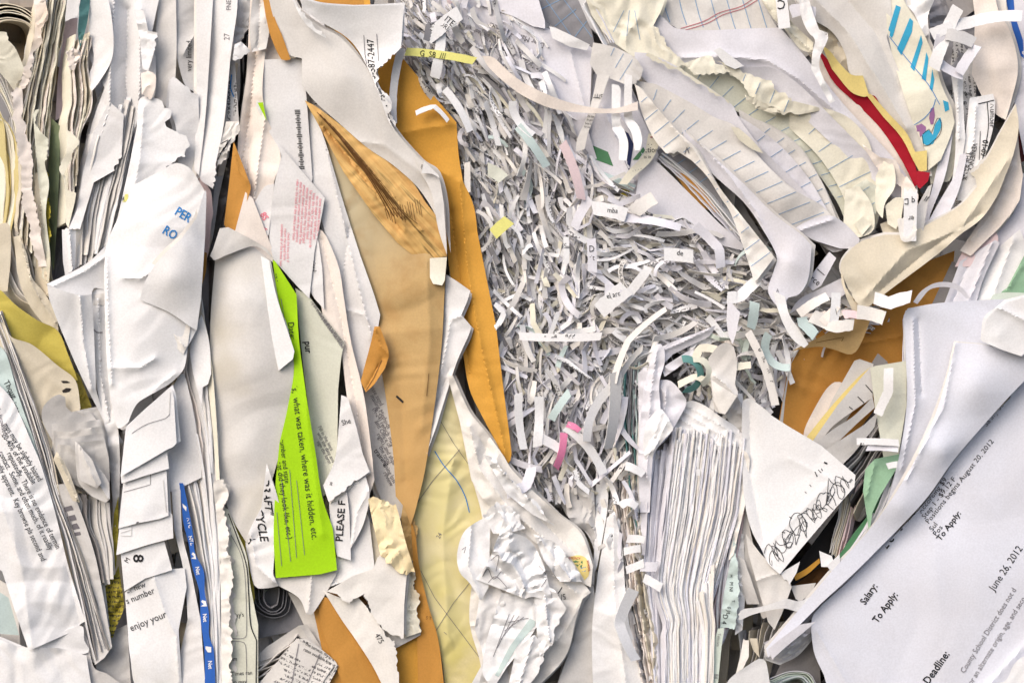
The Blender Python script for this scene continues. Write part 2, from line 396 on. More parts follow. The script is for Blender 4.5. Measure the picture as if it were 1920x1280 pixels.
# ------------------------------------------------------------------ the heart of the bale, seen only in the gaps
def core():
    xs = np.arange(-160, 2090, 22.); ys = np.arange(-140, 1430, 22.); gx, gy = np.meshgrid(xs, ys)
    d = -230 + crumple(gx, gy, 60, 90, 77) + 14*vnoise(gx/9, gy/40, 5)
    n, m = gx.shape; V = np.stack([gx.ravel(), gy.ravel(), d.ravel()], 1)
    F = [[i*m+j, (i+1)*m+j, (i+1)*m+j+1, i*m+j+1] for i in range(n-1) for j in range(m-1)]
    # closed block of compressed paper half a metre deep at the back
    k = len(V); V = np.vstack([V, np.array([[xs[0], ys[0], -900], [xs[-1], ys[0], -900], [xs[-1], ys[-1], -900], [xs[0], ys[-1], -900]])])
    top = list(range(m)); bot = list(range((n-1)*m, n*m)); lf = [i*m for i in range(n)]; rt = [i*m+m-1 for i in range(n)]
    F += [[*top, k+1, k], [*reversed(bot), k+3, k+2], [*reversed(lf), k, k+3], [*rt, k+2, k+1], [k, k+1, k+2, k+3]]
    keys = ['deep:stain', 'grey', 'pgrey', 'page', 'neu', 'dgrey', 'white', 'steel']; MI = [0]*len(F); V = list(V); r = random.Random(99)  # core colour is darkened so the gaps look shaded
    for i in range(900):      # loose layers of the compressed mass, seen in the gaps only
        x = r.uniform(-60, 1980); y = r.uniform(-60, 1340)
        if x < 110 and y < 330: continue
        if x < 1050: a = math.radians(88+(8 if y > 600 and x < 250 else 0)+r.gauss(0, 6))
        elif y < 560: a = math.radians(46+r.gauss(0, 10))
        elif x < 1420: a = math.radians(95+r.gauss(0, 6))
        else: a = math.radians(-56+r.gauss(0, 8))
        v, f, _ = ribbon(x, y, -75-110*r.random(), r.uniform(180, 420), r.uniform(30, 70), a, r.gauss(0, .15), r.uniform(-1.25, 1.25), r.gauss(0, .4), 0, r.uniform(0, .08), 2.2, i, 24)
        k = len(V); V += v; F += [[q+k for q in t] for t in f]; MI += [r.randint(1, 7)]*len(f)
    V = np.array(V); o = link('packed_paper', W(V), F, MI, keys, V[:, :2]); props(o, 'shade-darkened mass of packed waste paper deep inside the bale', 'packed paper', kind='stuff')
core()

# ================================================================== upper band at the far left
bundle('curled_brochure', 'cream curled brochure leaf arching round a dark hollow, one of a nest', ['page', 'page', 'cream'], 6,
       '-30,20 10,6s 45,14s 72,42s 70,95s 52,135s 40,170', '-30,62 5,42s 38,44s 58,56s 62,80s 58,108s 46,140', base=-22, dj=5, back=(-12, 4), depth=230, th=3, wob=2.5, deep=True, group='nested curled brochure leaves', ends=0, cat='brochure leaf')
S('torn_flap', 'cream torn flap curling down over the dark hollow of rolled brochure', 'cream', '-30,58,6 8,60,10t 13,66,8t 15,76,8 27,88,8s 38,110,4s 46,132,0 40,146,-6t 26,170,-14 12,150,-10s -30,104,0', 0, 'torn flap', cr=5, sc=40, curl=3, wav=2)
bundle('brochure_page', 'thin cream brochure page bowed outward below the torn flap', ['page', 'pgrey', 'cream'], 7,
       '-20,110 2,135s 16,170s 30,215s 34,260', '-30,150 0,176s 12,196s 20,215s 30,240', base=-30, dj=6, back=(-18, 0), depth=150, th=2.6, group='bowed brochure pages', cat='brochure page')
bundle('yellowed_page', 'yellowed page of a bowed booklet at the outer edge of the bale', ['gold', 'cream', 'cream', 'page', 'map'], 7,
       '-4,190 2,240s 10,330s 4,430s -8,520', '-30,190 24,250s 34,350s 22,430s 0,500', base=-30, dj=5, back=(-25, 0), depth=150, th=3.2, group='yellowed booklet pages', cat='booklet page')
bundle('cream_page', 'long cream page standing edge on among yellowed pages', ['page', 'page', 'pgrey', 'cream', 'skin'], 15,
       '78,-10 66,60s 50,130s 34,200s 40,300s 30,420s 10,520', '128,-10 112,90s 96,190s 84,300s 78,400s 92,530', base=-16, dj=11, back=(-9, 0), depth=150, th=3.0, wob=3.5, group='cream pages standing edge on', torn=3)
S('torn_sheet', 'pale torn sheet hanging like a ribbon over yellowed pages', 'skin', '20,172,6t 40,165,4s 43,200,2t 50,235,0t 62,300,2t 60,345,4t 76,440,0 88,500,-4 72,500,-8t 52,415,0t 40,335,6t 30,250,8t', 4, cr=4, sc=40, curl=4)
S('torn_sheet', 'narrow pale sheet with frayed edge beside the rolled brochure hollow', 'skin:stain', '62,-5,0 84,-5,-6 90,25,0t 78,60,2t 64,110,0t 48,165,0t 36,172,0t 50,120,4s 64,70,4s 66,30,2', 4, cr=5, sc=24, curl=3)
S('torn_sheet', 'yellow green torn page edge curling among cream pages', 'palegreen:stain', '62,215,4t 74,206,8t 72,240,8s 92,262,10t 84,305,6s 92,345,8s 86,400,4s 94,478,0s 92,530,-6 78,520,-16 82,440,-14s 72,340,-8s 66,270,-2', 2, cr=4, sc=30, curl=3)
S('torn_sheet', 'olive yellow page edge tucked behind the curling green page edge', 'olive', '80,310,0t 92,340,4t 91,420,4t 95,500,2t 96,525,0 86,525,-10 84,430,-8', -4, cr=5, sc=22)
S('paper_sheet', 'grey green card standing in the gap beside cream pages', 'ggreen', '96,222,4 112,236,2t 113,240,2 111,330,2 106,430,0 101,508,0 92,480,-30 90,320,-30', -22, cr=3)
S('paper_sheet', 'dull pink sheet recessed behind cream pages', 'pink', '122,36,0 146,34,-6 138,110,-10 130,160,-12 127,214,-6 104,226,0 108,150,0 116,90,0', -42, cr=3)
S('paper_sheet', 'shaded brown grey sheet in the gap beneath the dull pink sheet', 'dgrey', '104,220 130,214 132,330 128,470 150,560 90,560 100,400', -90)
S('torn_scrap', 'small bright white scrap wedged at the top beside teal paper', 'neu', '126,-8 152,-8 148,20 145,30 122,41', 2, 'scrap', cr=2)
S('paper_sheet', 'teal page edge folded between pale pages at the top', 'dteal', '150,-8,0s 168,-8,-10s 164,40,-10s 150,92,-6 146,60,0s 148,30,4', 2, cr=5, sc=25, curl=2)
bundle('old_book_page', 'aged cream book page swelling and pinching beside the teal page edge', ['cream', 'page', 'skin'], 7,
       '144,70 132,130s 136,190s 128,230s 130,300s 124,430', '172,60 164,120s 172,165s 170,205s 150,250s 148,330s 142,430', base=-4, dj=6, back=(-8, 0), depth=110, th=3.6, wob=2.6, group='aged book pages pinched together', torn=4, cat='book page')
S('torn_scrap', 'frayed cream scrap stuck on the pinched book pages', 'skin', '124,96,6t 136,88,8t 150,104,6t 142,126,4t 134,132,2t 128,116,6t', 12, 'scrap', cr=6, sc=14)
S('folded_corner', 'cream dog-eared corner folded out over pinched book pages', 'cream', '126,244,8 133,248,10 149,266,12s 138,282,8t 134,300,6 118,330,2t 114,305,2 124,290,8', 14, 'folded corner', cr=3)
S('folded_corner', 'small cream folded end hanging below the dog-eared corner', 'cream', '118,325,4t 126,356,6 143,362,6 140,380,4 128,428,0 124,420,-4 124,370,2', 8, 'folded corner', cr=4)
# --- large pale sheets
S('paper_sheet', 'big smooth pale grey sheet bent downwards beside pinched book pages', 'neu', '166,-10,-20 300,-10,-4 285,60,0 292,110,4 290,180,-6s 262,210,-8s 236,330,-8s 210,450,-16 140,470,-40 146,400,-34s 168,250,-14s 196,165,-4 168,110,-18',
  -6, cr=8, sc=90, ridges=[('214,0 207,120s 206,200s 188,260s 176,310', 20, 12), ('240,20 236,150 240,260', -18, 14), ('262,20 262,160 250,300', 14, 12)], curl=2)
S('paper_sheet', 'pale sheet with a pointed lower corner bulging under pale grey sheet', 'neu', '168,0,-14 200,-5,0s 212,60,8s 210,110,8s 190,148,6s 172,172,-2 164,150,-12s 176,110,-12s 166,60,-16', 2, cr=6, sc=50, curl=2)
bundle('fanned_page', 'white page in a fan rising from behind the white envelope mouth', ['neu', 'white', 'neu', 'pgrey', 'warm'], 13,
       '176,250 160,330s 150,400s 146,490', '262,180 240,300s 215,400s 198,470', base=-6, dj=9, back=(-8, 0), depth=100, th=3, wob=1.8, group='white fanned pages', bow=3)
S('paper_sheet', 'pinkish white sheet slanting down to a blunt torn tip above the envelope', 'neu', '175,250,-6 205,190,-2 232,215,0 228,290,0t 215,320,0 176,342,2 150,430,10t 128,430,10 146,385,0s 156,320,-6', 2, cr=3, sc=60, text=[('a', 152, 290, 90, 20, 'ink')], curl=2)
S('folded_strip', 'folded white paper strip standing upright in the gap above the envelope', 'white', '116,430,6t 124,427,8 143,432,6 141,505,0 122,516,0 118,490,4', 0, 'folded strip', cr=1.5, ridges=[('130,428 136,510', 8, 4)])
S('torn_scrap', 'torn white scrap stuck on the edge of tall pale sheets', 'skin', '264,138,4 279,133,8 292,142,10s 291,165,8s 284,186,4t 266,178,4', 14, 'scrap', cr=4, sc=20, curl=3)
S('torn_scrap', 'creased white scrap above the torn scrap on tall pale sheets', 'white', '252,20,4 268,20,8s 278,58,6 296,62,8t 288,100,6s 278,134,2 268,130,2s 262,70,0', 8, 'scrap', cr=6, sc=26, curl=3)
S('paper_sheet', 'pale sheet with rounded torn corner tucked among tall grey sheets', 'neu', '322,146,4s 345,160,6t 372,176,0 376,330,-8 360,350,-8 335,318,-4 330,240,0s 316,204,4', -2, cr=3, curl=2)
S('paper_sheet', 'tall grey sheet printed with upright words ending in limited', 'grey', '328,-10,-6 372,-10,-12 366,90,-12 366,174,-6 346,158,0s 332,110,2 330,40,-2', -14, cr=3, text=[('very limited,', 359, 134, -90, 15, 'ink', 0, .8)], ridges=[('345,100 368,60', 8, 8)])
S('paper_sheet', 'tall shaded lilac grey sheet rising between white scraps', 'pgrey', '298,-10,-6 330,-10,-2 331,100,0s 326,190,0 316,204,-2 290,180,-6 283,130,-6s 292,60,-6', -12, cr=4, curl=2)
S('paper_sheet', 'narrow pale grey sheet edge beside the tall lavender sheet', 'neu', '368,-10,-6 400,-10,0 394,90,4 386,210,2s 373,330,4 364,318,0 369,190,-8', 2, cr=2, curl=2)
S('paper_sheet', 'tall lavender sheet with faint numbers up its side', 'neu', '398,-10,-12 444,-10,6s 432,110,4s 420,230,4s 404,310,4t 399,354,2 374,330,-6s 384,210,-22s 392,90,-20', 8, cr=3,
  text=[('FNE', 433, 20, -90, 13, 'inkgrey'), ('27', 430, 76, -90, 15, 'inkgrey')], curl=2)
S('torn_scrap', 'pointed white scrap jutting from the tall lavender sheet', 'white', '440,84,6 452,78,10 470,95,4t 456,106,8t 436,112,4', 16, 'scrap', cr=5, sc=18)
S('torn_scrap', 'crumpled grey scrap between lavender sheet and dark gap', 'grey', '440,-10 478,-10 482,26 460,60s 450,80s 438,82', -8, 'scrap', cr=10, sc=28, curl=3)
S('torn_scrap', 'torn white scrap with a scribbled pen doodle', 'warm', '424,228,4 448,228,8t 441,258,6t 424,300,2t 406,316,0t 404,300,4 412,270,6', 8, 'scrap', cr=4, sc=24,
  strokes=[('ink', 1.2, '410,272 428,262 418,284 434,258 412,290 420,276 408,300'), ('inkgrey', 1.1, '408,290 425,280 430,262')], curl=3)
S('paper_sheet', 'printed grey sheet edge lined up behind the doodled scrap', 'grey:print', '424,115,-6 440,110,0 448,228,4 424,232,0 412,260,-8', -8, uvrot=90, cr=3, strokes=[('inkblue', 2, '434,140 432,165 438,182')])
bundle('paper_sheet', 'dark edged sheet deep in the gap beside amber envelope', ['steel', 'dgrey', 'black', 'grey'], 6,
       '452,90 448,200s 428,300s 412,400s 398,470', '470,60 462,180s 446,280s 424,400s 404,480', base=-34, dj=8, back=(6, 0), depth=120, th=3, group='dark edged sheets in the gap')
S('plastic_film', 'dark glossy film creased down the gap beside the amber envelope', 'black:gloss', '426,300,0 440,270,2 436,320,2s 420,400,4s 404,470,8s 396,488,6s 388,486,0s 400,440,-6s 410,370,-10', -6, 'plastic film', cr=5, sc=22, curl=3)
# --- torn white sheet and the bright envelope
S('torn_sheet', 'large bright white sheet with ragged torn edge and tiny yellow sticker', 'white', '262,186,0s 288,183,6s 304,190,8t 323,210,8t 312,238,6 328,246,6t 349,254,8t 348,294,4t 330,300,4t 300,325,4 308,400,0 215,560,-10 186,500,-10 214,430,0s 238,330,2s 256,240,2',
  8, cr=5, sc=70, ridges=[('270,200 262,300 240,420', 8, 14)], patch=[('mark', '223,365 240,364 240,378 224,379')], text=[('R', 228, 376, 0, 10, 'ink', 1)], curl=3)
S('envelope', 'large crumpled bright white envelope with blue lettering on its corner', 'white', '302,320,6 330,306,14s 358,318,18s 386,362,16 385,440,10 377,560,6 368,620,4 352,650,6 345,690,6s 322,716,6s 300,730,8 262,752,14s 250,768,10s 240,792,2 222,803,-4s 214,780,-4s 203,715,0s 197,600,2s 198,470,-2s 226,400,0s 255,345,2',
  22, cr=5.5, sc=110, inner='262,480,26 230,600,14 290,620,14 300,690,8 240,700,10 330,560,20 290,400,18', ridges=[('232,520 262,523 300,500', 7, 6), ('205,690 262,690 290,672', 6, 8), ('290,730 330,700', 5, 8), ('200,480 203,600 210,720', 9, 7)],
  text=[('PER', 326, 401, 31, 24, 'inkblue', 1, .82), ('RO', 303, 436, 31, 24, 'inkblue', 1, .82)], curl=3)
S('envelope_flap', 'bright white flap rolled over the crumpled envelope', 'white', '386,358,10s 384,450,10 377,560,8 369,619,4 356,612,8s 318,586,12s 262,562,12 274,524,20s 299,486,28s 341,446,28 368,410,20',
  34, 'envelope flap', cr=3, sc=70, inner='320,520,34 352,460,30', curl=2)
S('folded_corner', 'triangular white underside showing beneath the rolled envelope flap', 'warm', '262,563,2 300,580,4 357,612,4 352,648,4 344,664,4 318,640,4s 282,600,4', 30, 'folded corner', cr=2, ridges=[('285,590 325,625 345,650', 5, 4)])
S('folded_sheet', 'white folded sheet whose open mouth gapes beside the crumpled envelope', 'white', '88,532,26 118,545,30s 150,553,26s 172,552,20 176,620,4 180,730,-6 200,800,-22 186,772,-18s 150,700,0s 112,612,10s 92,560,20', 18, cr=2, sc=60, ridges=[('150,556 156,640 172,730', 6, 5)], curl=1)
S('folded_sheet', 'inner face of the white folded sheet gaping beside the envelope', 'white', '88,532,24 122,516,16s 165,492,6s 204,455,0 204,545,-6 176,540,0s 172,556,4 140,555,16 110,546,22', 12, cr=2, ridges=[('98,537 160,508 200,480', 5, 6)])
S('folded_sheet', 'stapled white pages held inside the mouth of the folded sheet', 'white', '172,550,2 184,540,4s 204,535,6 206,690,0 216,800,-10 232,830,-20 214,826,-14s 190,770,-6s 176,680,0', 4, cr=2, strokes=[('steel', 2.2, '175,617s 182,623s 192,623s')], patch=[('pgrey', '175,552 204,548 204,572 175,572')], ridges=[('184,560 188,700 205,790', 7, 4)])
S('paper_sheet', 'thin white sheet edge running down beneath the crumpled envelope', 'neu', '176,690,0 206,715,8s 216,790,8 222,810,4s 225,860,0 224,930,-6 216,990,-14 208,900,-14s 202,830,-6', -4, cr=5, sc=40, curl=2)
S('torn_scrap', 'frayed lilac scrap poking out under the crumpled envelope tip', 'neu', '224,802,4 244,780,4t 248,795,4t 238,812,2t 236,828,0t 230,812,2t', -8, 'scrap', cr=8, sc=12, torn=7)

# ================================================================== lower left
bundle('slanting_page', 'grey cream page slanting down towards the white folded sheet', ['page', 'pgrey', 'page', 'warm'], 11,
       '-20,430 6,520s 30,560s 70,585s 118,650', '84,360 92,470s 96,520s 105,550s 112,600', base=-30, dj=10, back=(-8, -10), depth=120, th=3, wob=2.5, group='slanting grey cream pages', bow=4)
S('paper_sheet', 'bowed pale sheet with a pointed top among slanting cream pages', 'page', '26,444,4 36,441,6 50,475,4s 60,520,4s 84,550,0s 108,590,-4 110,626,-10 84,610,-12s 48,560,-8s 32,510,-4', -8, cr=4, ridges=[('38,450 62,540 104,606', 7, 4)], curl=2)
S('paper_sheet', 'tall pale sheet bent at the foot beside yellow paper', 'page', '-20,430,0 16,420,4s 20,480,0s 14,546,-4 -20,548,-10', -10, cr=3)
S('paper_sheet', 'broad pale page leaning beside the olive page edge', 'page:stain', '62,320,-6 80,330,4 86,420,6s 90,500,6 96,560,2 66,540,-14', -10, cr=4, ridges=[('74,330 78,450 90,550', 7, 5)])
S('paper_sheet', 'olive yellow paper band slanting under the cream pages', 'yellow', '-20,532,0 4,546,6 30,572,4s 70,600,4s 108,620,0s 128,665,0s 146,712,-4 120,716,-14s 60,668,-16s 16,628,-10s -20,600,-8', -6, cr=4, sc=60, curl=2)
S('paper_sheet', 'yellow paper corner hanging behind the grey punched page', 'yellow', '136,690 150,705 172,762 160,778 148,776', -28, cr=8, sc=16)
S('punched_page', 'grey beige page with two torn punch holes', 'page', '-20,590,0 6,606,4 22,632,6s 60,646,6s 108,685,6s 142,714,6s 151,765,2 146,775,0 70,790,-10 40,740,-14s 22,690,-8s -20,640,-8', 2, cr=4, sc=70,
  patch=[('dark', '114,714s 126,714s 132,717s 118,718s'), ('dark', '116,732s 124,727s 134,729s 130,734s 118,736s')], curl=2)
S('folded_page', 'thin grey leaf with rounded tip curling up over pleated pages', 'grey', '80,790,-4s 80,765,4s 96,746,8s 112,739,8s 122,744,8s 124,762,2s 134,772,-4 170,772,-10 190,800,-10 100,830,-8', 10, cr=3, curl=2)
for i, (yy, dd) in enumerate(((766, 0), (790, 7), (803, 13), (816, 16), (828, 21))):
    S('pleated_page', ('topmost', 'second', 'third', 'fourth', 'lowest')[i]+' grey page in the pleated pile under the punched page', ('pgrey', 'grey', 'pgrey', 'grey', 'pgrey')[i],
      f'{92+i*4},{yy+4},0 {130},{yy+6},4s 160,{yy},4s {184+i*3},{yy-4},0 {200+i},{yy+30},-8 206,900,-20 190,930,-20 120,900,-20 104,860,-10', dd-2, cr=3, sc=30, group='pleated grey pages', torn=2, curl=3)
S('folded_page', 'grey page folded to a long downward point beneath the pleated pile', 'grey', '140,826,2 150,834,6 168,858,4s 192,884,2s 205,905,2 206,935,0 198,942,-2 172,930,-4 148,905,-2s 142,870,0', 28, cr=3, ridges=[('146,832 168,880 204,934', 8, 5)], curl=2)
S('folded_page', 'grey triangular folded page tip lying on the longer folded page', 'pgrey', '146,832,4 172,860,4 190,905,2 182,915,0 150,900,2', 40, cr=2, ridges=[('150,838 180,908', 5, 5)], curl=2)
S('folded_page', 'small pale dog-eared page end sticking out by the magazine edges', 'page', '106,846,8 118,862,8 131,888,4 146,930,0 150,942,-4 136,938,-6 100,860,4', 26, cr=3, ridges=[('110,856 128,900 145,938', 7, 4)])
S('paper_sheet', 'grey sheet edge diving into the dark fold beneath pleated pages', 'grey', '104,868,4 132,888,2 148,950,0 160,1010,-10 190,1080,-20 176,1090,-24 150,1000,-16 118,900,-6', 4, cr=4)
bundle('grey_page', 'long dull grey page curving down from the folded points', ['grey', 'grey', 'pgrey', 'dgrey'], 7,
       '150,935 152,980s 172,1020s 190,1085', '206,930 208,980s 214,1030s 216,1085', base=0, dj=6, back=(-14, 0), depth=120, th=4, wob=1.5, group='dull grey pages below the pleats', bow=4)
S('magazine', 'open magazine page with grey blocks of worn print', 'grey', '102,908,0 128,906,6 150,955,6s 178,1040,4s 196,1130,2s 210,1212,2 196,1232,0 178,1246,0 160,1140,-8s 128,1020,-8', 4, 'magazine', cr=3, sc=60,
  patch=[('inkgrey', '114,952 134,947 138,955 118,960'), ('inkgrey', '118,970 140,964 144,974 122,978'), ('inkgrey', '124,986 144,980 150,990 128,994'), ('inkgrey', '127,1000 150,996 152,1002 130,1006'), ('inkgrey', '160,1106 165,1104 170,1128 163,1126')], curl=2)
S('grey_page', 'broad pale grey page sliding behind the magazine towards the olive wrapping', 'grey', '128,906,0 150,930,2 176,1000,0 196,1090,-6 210,1210,-8 190,1200,-10 160,1060,-4', -4, cr=5)
S('olive_wrapping', 'crumpled olive green printed wrapping deep between grey pages', 'olive:news', '188,1084,0 212,1080,4s 222,1060,2 230,1110,4s 232,1140,4s 218,1175,2s 212,1194,0 202,1196,0s 196,1160,0s 188,1120,0', -16, 'wrapping', cr=12, sc=24)
S('olive_wrapping', 'thin olive strip of wrapping pressed beside stacked white cards', 'olive', '214,960 222,930 222,1000 218,1060 212,1080 210,1010', -10, 'wrapping', cr=5, sc=20)
bundle('magazine_page', 'glossy white magazine page edge running down beside the printed sheet', ['white', 'grey', 'page', 'warm', 'neu', 'dgrey'], 12,
       '-10,600 24,700s 60,810s 84,890s 130,1030s 176,1236', '4,590 46,700s 98,850s 118,940s 160,1060s 208,1210', base=2, dj=8, back=(-8, 0), depth=110, th=3.2, wob=1.2, group='white magazine page edges', ends=8)
S('paper_sheet', 'shaded teal sheet edge lying over the printed sheet', 'teal', '-20,640,0 10,660,6s 34,740,4s 62,820,4 76,870,2 40,850,-6 0,740,-8 -20,700,-8', 8, cr=3, sc=50, text=[('Thoug', 6, 716, 62, 16, 'ink'), ('ons into', 10, 735, 64, 16, 'ink'), ('zed and 40-60%', 12, 770, 62, 17, 'ink')], curl=1)
S('printed_sheet', 'large white printed sheet with slanting sentences about evidence and browse', 'white', '-30,700,-4 20,745,0s 62,835,4s 80,880,4s 106,970,2s 128,1060,2s 160,1164,2t 150,1177,0 54,1219,6 30,1150,8s 4,1070,4 -30,1050,0',
  10, cr=6, sc=90, inner='40,1000,12 80,1100,8', text=[
   ('mps may be slightly biased', 5, 796, 58, 16, 'ink', 0, .74), ('20-40% of the available', 2, 815, 58, 16, 'ink', 0, .74), ('repeatedly.  There is no evidence of termin', 12, 850, 62.5, 16, 'ink', 0, .72),
   ('contact.  Some, and often much, of it readily', -4, 848, 62.5, 16, 'ink', 0, .72), ('readily apparent.  Key browse pls second and', -12, 860, 65, 16, 'ink', 0, .72), ('heavily browsed', -14, 745, 74, 13, 'inkgrey')],
  ridges=[('0,940 40,1060 60,1210', 8, 20), ('125,1060 150,1170', -5, 8)], curl=3)
S('paper_sheet', 'rumpled pale sheet spreading beneath the large printed sheet', 'white', '-30,1180,0 52,1214,0 150,1172,2s 158,1200,2s 166,1222,0s 120,1228,2 40,1212,4 -30,1215,2', 0, cr=4, curl=3)
S('paper_sheet', 'white sheet lying flat in the lowest corner of the bale', 'white', '-30,1196,6s 40,1212,8s 110,1214,6s 162,1228,2 172,1290,0 -30,1295,6', 4, cr=7, sc=60, curl=2)
S('paper_sheet', 'bluish white sheet wedge showing behind the printed sheet foot', 'teal', '-30,1090 16,1120 36,1190 -30,1185', 0, cr=3)
S('paper_sheet', 'pale grey sheet crossing under the magazine foot', 'grey', '140,1150,0 165,1200,2 176,1250,2s 200,1262,4s 240,1290,4 160,1295,0 150,1230,0', -6, cr=6, curl=2)
S('paper_sheet', 'dim grey sheet filling the gap beside the magazine foot', 'grey', '196,1190,-10 238,1170,-2 246,1290,0 180,1290,-8 180,1248,-6', -26, cr=6)
# ================================================================== white column of cards and letters
S('paper_sheet', 'pale pinkish sheet with a square end in the white column', 'neu', '318,735,4 342,700,6s 356,740,6s 366,790,4 378,880,4 378,895,6 330,918,8 318,922,6 300,860,0', 2, cr=3, curl=2)
for i, (nm, pts, b, kw) in enumerate((
  ('topmost ruled white card in the cascade under the envelope', '236,800,0 268,770,8 318,726,8 326,745,8 331,830,6 324,838,8 314,842,8 270,868,8 226,893,2', 34, dict(strokes=[('inkgrey', 1, '247,812s 275,795s 310,784s 318,776'), ('grey', 1.4, '319,735 317,778'), ('grey', 2, '326,735 331,832')])),
  ('second white card in the cascade under the envelope', '226,888,2 270,864,8 313,845,8 317,878,8 270,892,8 228,906,2', 27, {}),
  ('third white card in the cascade with a small ruled box', '232,895,0 270,888,6 312,878,8 316,966,8 300,972,8 260,980,8 222,990,0', 20, dict(strokes=[('inkgrey', 1, '232,903 282,888'), ('inkgrey', 1, '282,888 282,908 232,922'), ('grey', 1.5, '306,900 312,960'), ('ink', 2, '246,984 260,978')])),
  ('fourth white card in the cascade with a boxed line', '226,970,2 270,968,6 314,955,8 323,964,8 325,1008,8 272,1022,8 218,1040,2', 14, dict(strokes=[('grey', 1.2, '222,1000 247,992'), ('grey', 1.2, '247,985 246,1004 222,1004')])),
  ('lowest white card in the cascade with bold black numeral', '226,1034,2 268,1024,6 308,1014,8 323,1068,8 272,1084,8 233,1108,0', 8, dict(text=[('8', 250, 1038, 90, 27, 'ink', 1, 1.2), ('M', 240, 1056, -60, 14), ], strokes=[('ink', 2.5, '234,1030 240,1024')])))):
    S('white_card', nm, 'white', pts, b, 'card', cr=1.5, wav=1.5, group='cascade of white cards', curl=2, **kw)
S('letter_page', 'smudged white letter page with the words number and enjoy your', 'white:stains', '234,1110,-6 262,1090,6s 300,1068,8 346,1064,6 350,1100,6 335,1180,8 342,1295,2 262,1295,6s 244,1230,0s 238,1160,-6', 4, 'letter', cr=3,
  text=[('ur new', 238, 1112, -20, 15), ('s number', 238, 1132, -22, 17), ('l enjoy your', 238, 1186, -22, 19)], ridges=[('290,1085 310,1150 330,1190 336,1280', 6, 8)], curl=1)
S('paper_sheet', 'translucent pale sheet folded beside the smudged letter page', 'neu', '322,918,4 338,912,6 342,1000,4s 356,1060,4s 376,1160,4 386,1295,4 336,1295,0 334,1240,-2 352,1160,0 346,1080,0s 326,990,0', 2, cr=3, ridges=[('316,1160 350,1160', 4, 6), ('336,1230 352,1170', -5, 4)], curl=2)
S('booklet', 'blue booklet edge with small white notches and white lettering', 'blue', '336,905,0 343,905,4s 352,945,4s 362,1000,4s 366,1036,4s 382,1070,4s 384,1110,2s 392,1150,2s 392,1190,2s 401,1220,2s 404,1295,0 384,1295,0 383,1220,-2s 376,1160,-4s 374,1110,-4s 360,1060,-4s 354,1020,-4s 344,980,-4s 340,940,-4', 12, 'booklet', cr=1, wav=1,
  patch=[('white', '338,940 350,950 349,958 342,960'), ('white', '354,1028 366,1038 368,1048 358,1046'), ('white', '372,1122 386,1126 388,1136 376,1136'), ('white', '380,1210 396,1212 396,1222 383,1222')],
  text=[('NYC', 350, 970, 78, 11, 'white:flat', 1), ('NYZ', 353, 1005, 74, 10, 'white:flat', 1), ('Net', 366, 1062, 80, 11, 'white:flat', 1), ('Net', 380, 1150, 84, 11, 'white:flat', 1), ('Net', 390, 1238, 86, 11, 'white:flat', 1)])
bundle('white_page', 'white page edge in the tall stack beside the blue banded booklet', ['neu', 'white', 'neu', 'warm', 'white'], 11,
       '346,900 364,960s 378,1040s 392,1120s 402,1290', '398,690 404,800s 408,900s 412,1000s 416,1290', base=4, dj=5, back=(-12, 0), depth=90, th=4.5, wob=1, group='tall stack of white pages', bow=4)
bundle('white_page', 'thin white page edge curving beneath the envelope flap', ['neu', 'warm', 'white', 'skin'], 8,
       '352,650 346,700s 362,760s 376,840s 380,900', '376,560 390,630s 402,720s 408,800s 412,900', base=2, dj=6, back=(-14, 0), depth=90, th=5, wob=2, group='white pages below the envelope flap', bow=5)
S('paper_sheet', 'narrow white sheet pinched below the envelope flap', 'white', '360,618,2 372,600,6 378,590,6s 392,640,4s 396,700,4 390,720,2 380,726,4 378,760,0 362,700,-4 356,660,-4', 16, cr=4, curl=2)
S('paper_sheet', 'cream edged sheet running along the great grey envelope', 'cream', '374,580,2 384,600,4s 398,690,4s 406,790,4s 412,900,4 406,910,0 400,820,-4 388,700,-6', 14, cr=3, torn=2)
S('torn_sheet', 'ragged white sheet edge bordering the olive magazine', 'warm', '400,904,4s 416,898,8t 428,922,6t 418,952,4t 428,990,8t 424,1030,8t 434,1060,6t 432,1140,6t 436,1220,4t 434,1295,4 416,1295,-2 414,1100,-4 408,980,-2', 14, cr=4, sc=24, curl=2, torn=5)
S('paper_sheet', 'sheet painted blue grey for the shade of the slot beside the great grey envelope', 'steel', '386,300,0 404,330,2 396,420,2s 392,480,4s 392,600,2s 398,700,2 400,780,0 380,700,-20 378,500,-20', -22, cr=3)  # blue grey colour stands in for shade in the open gap
S('paper_sheet', 'pinkish sheet behind the envelope flap above the shaded slot', 'pink', '362,300,-4 380,330,0 396,360,4 400,400,4 396,420,0 392,470,-4 376,540,-12 384,400,-14', -8, cr=3)
S('orange_tab', 'small amber envelope sliver behind the white envelope flap', 'orange', '374,470 388,474 386,510s 378,535s 374,540', -4, 'tab', cr=2, text=[('II', 377, 495, 0, 10)])
S('envelope_corner', 'black window and dark red tip of a card behind great grey envelope', 'page', '398,750,0 410,770,2 426,838,4 410,852,0 400,820,-4', -2, 'card', cr=1, patch=[('black', '401,758 409,774 412,796 404,830'), ('red', '411,832 425,838 411,850')])
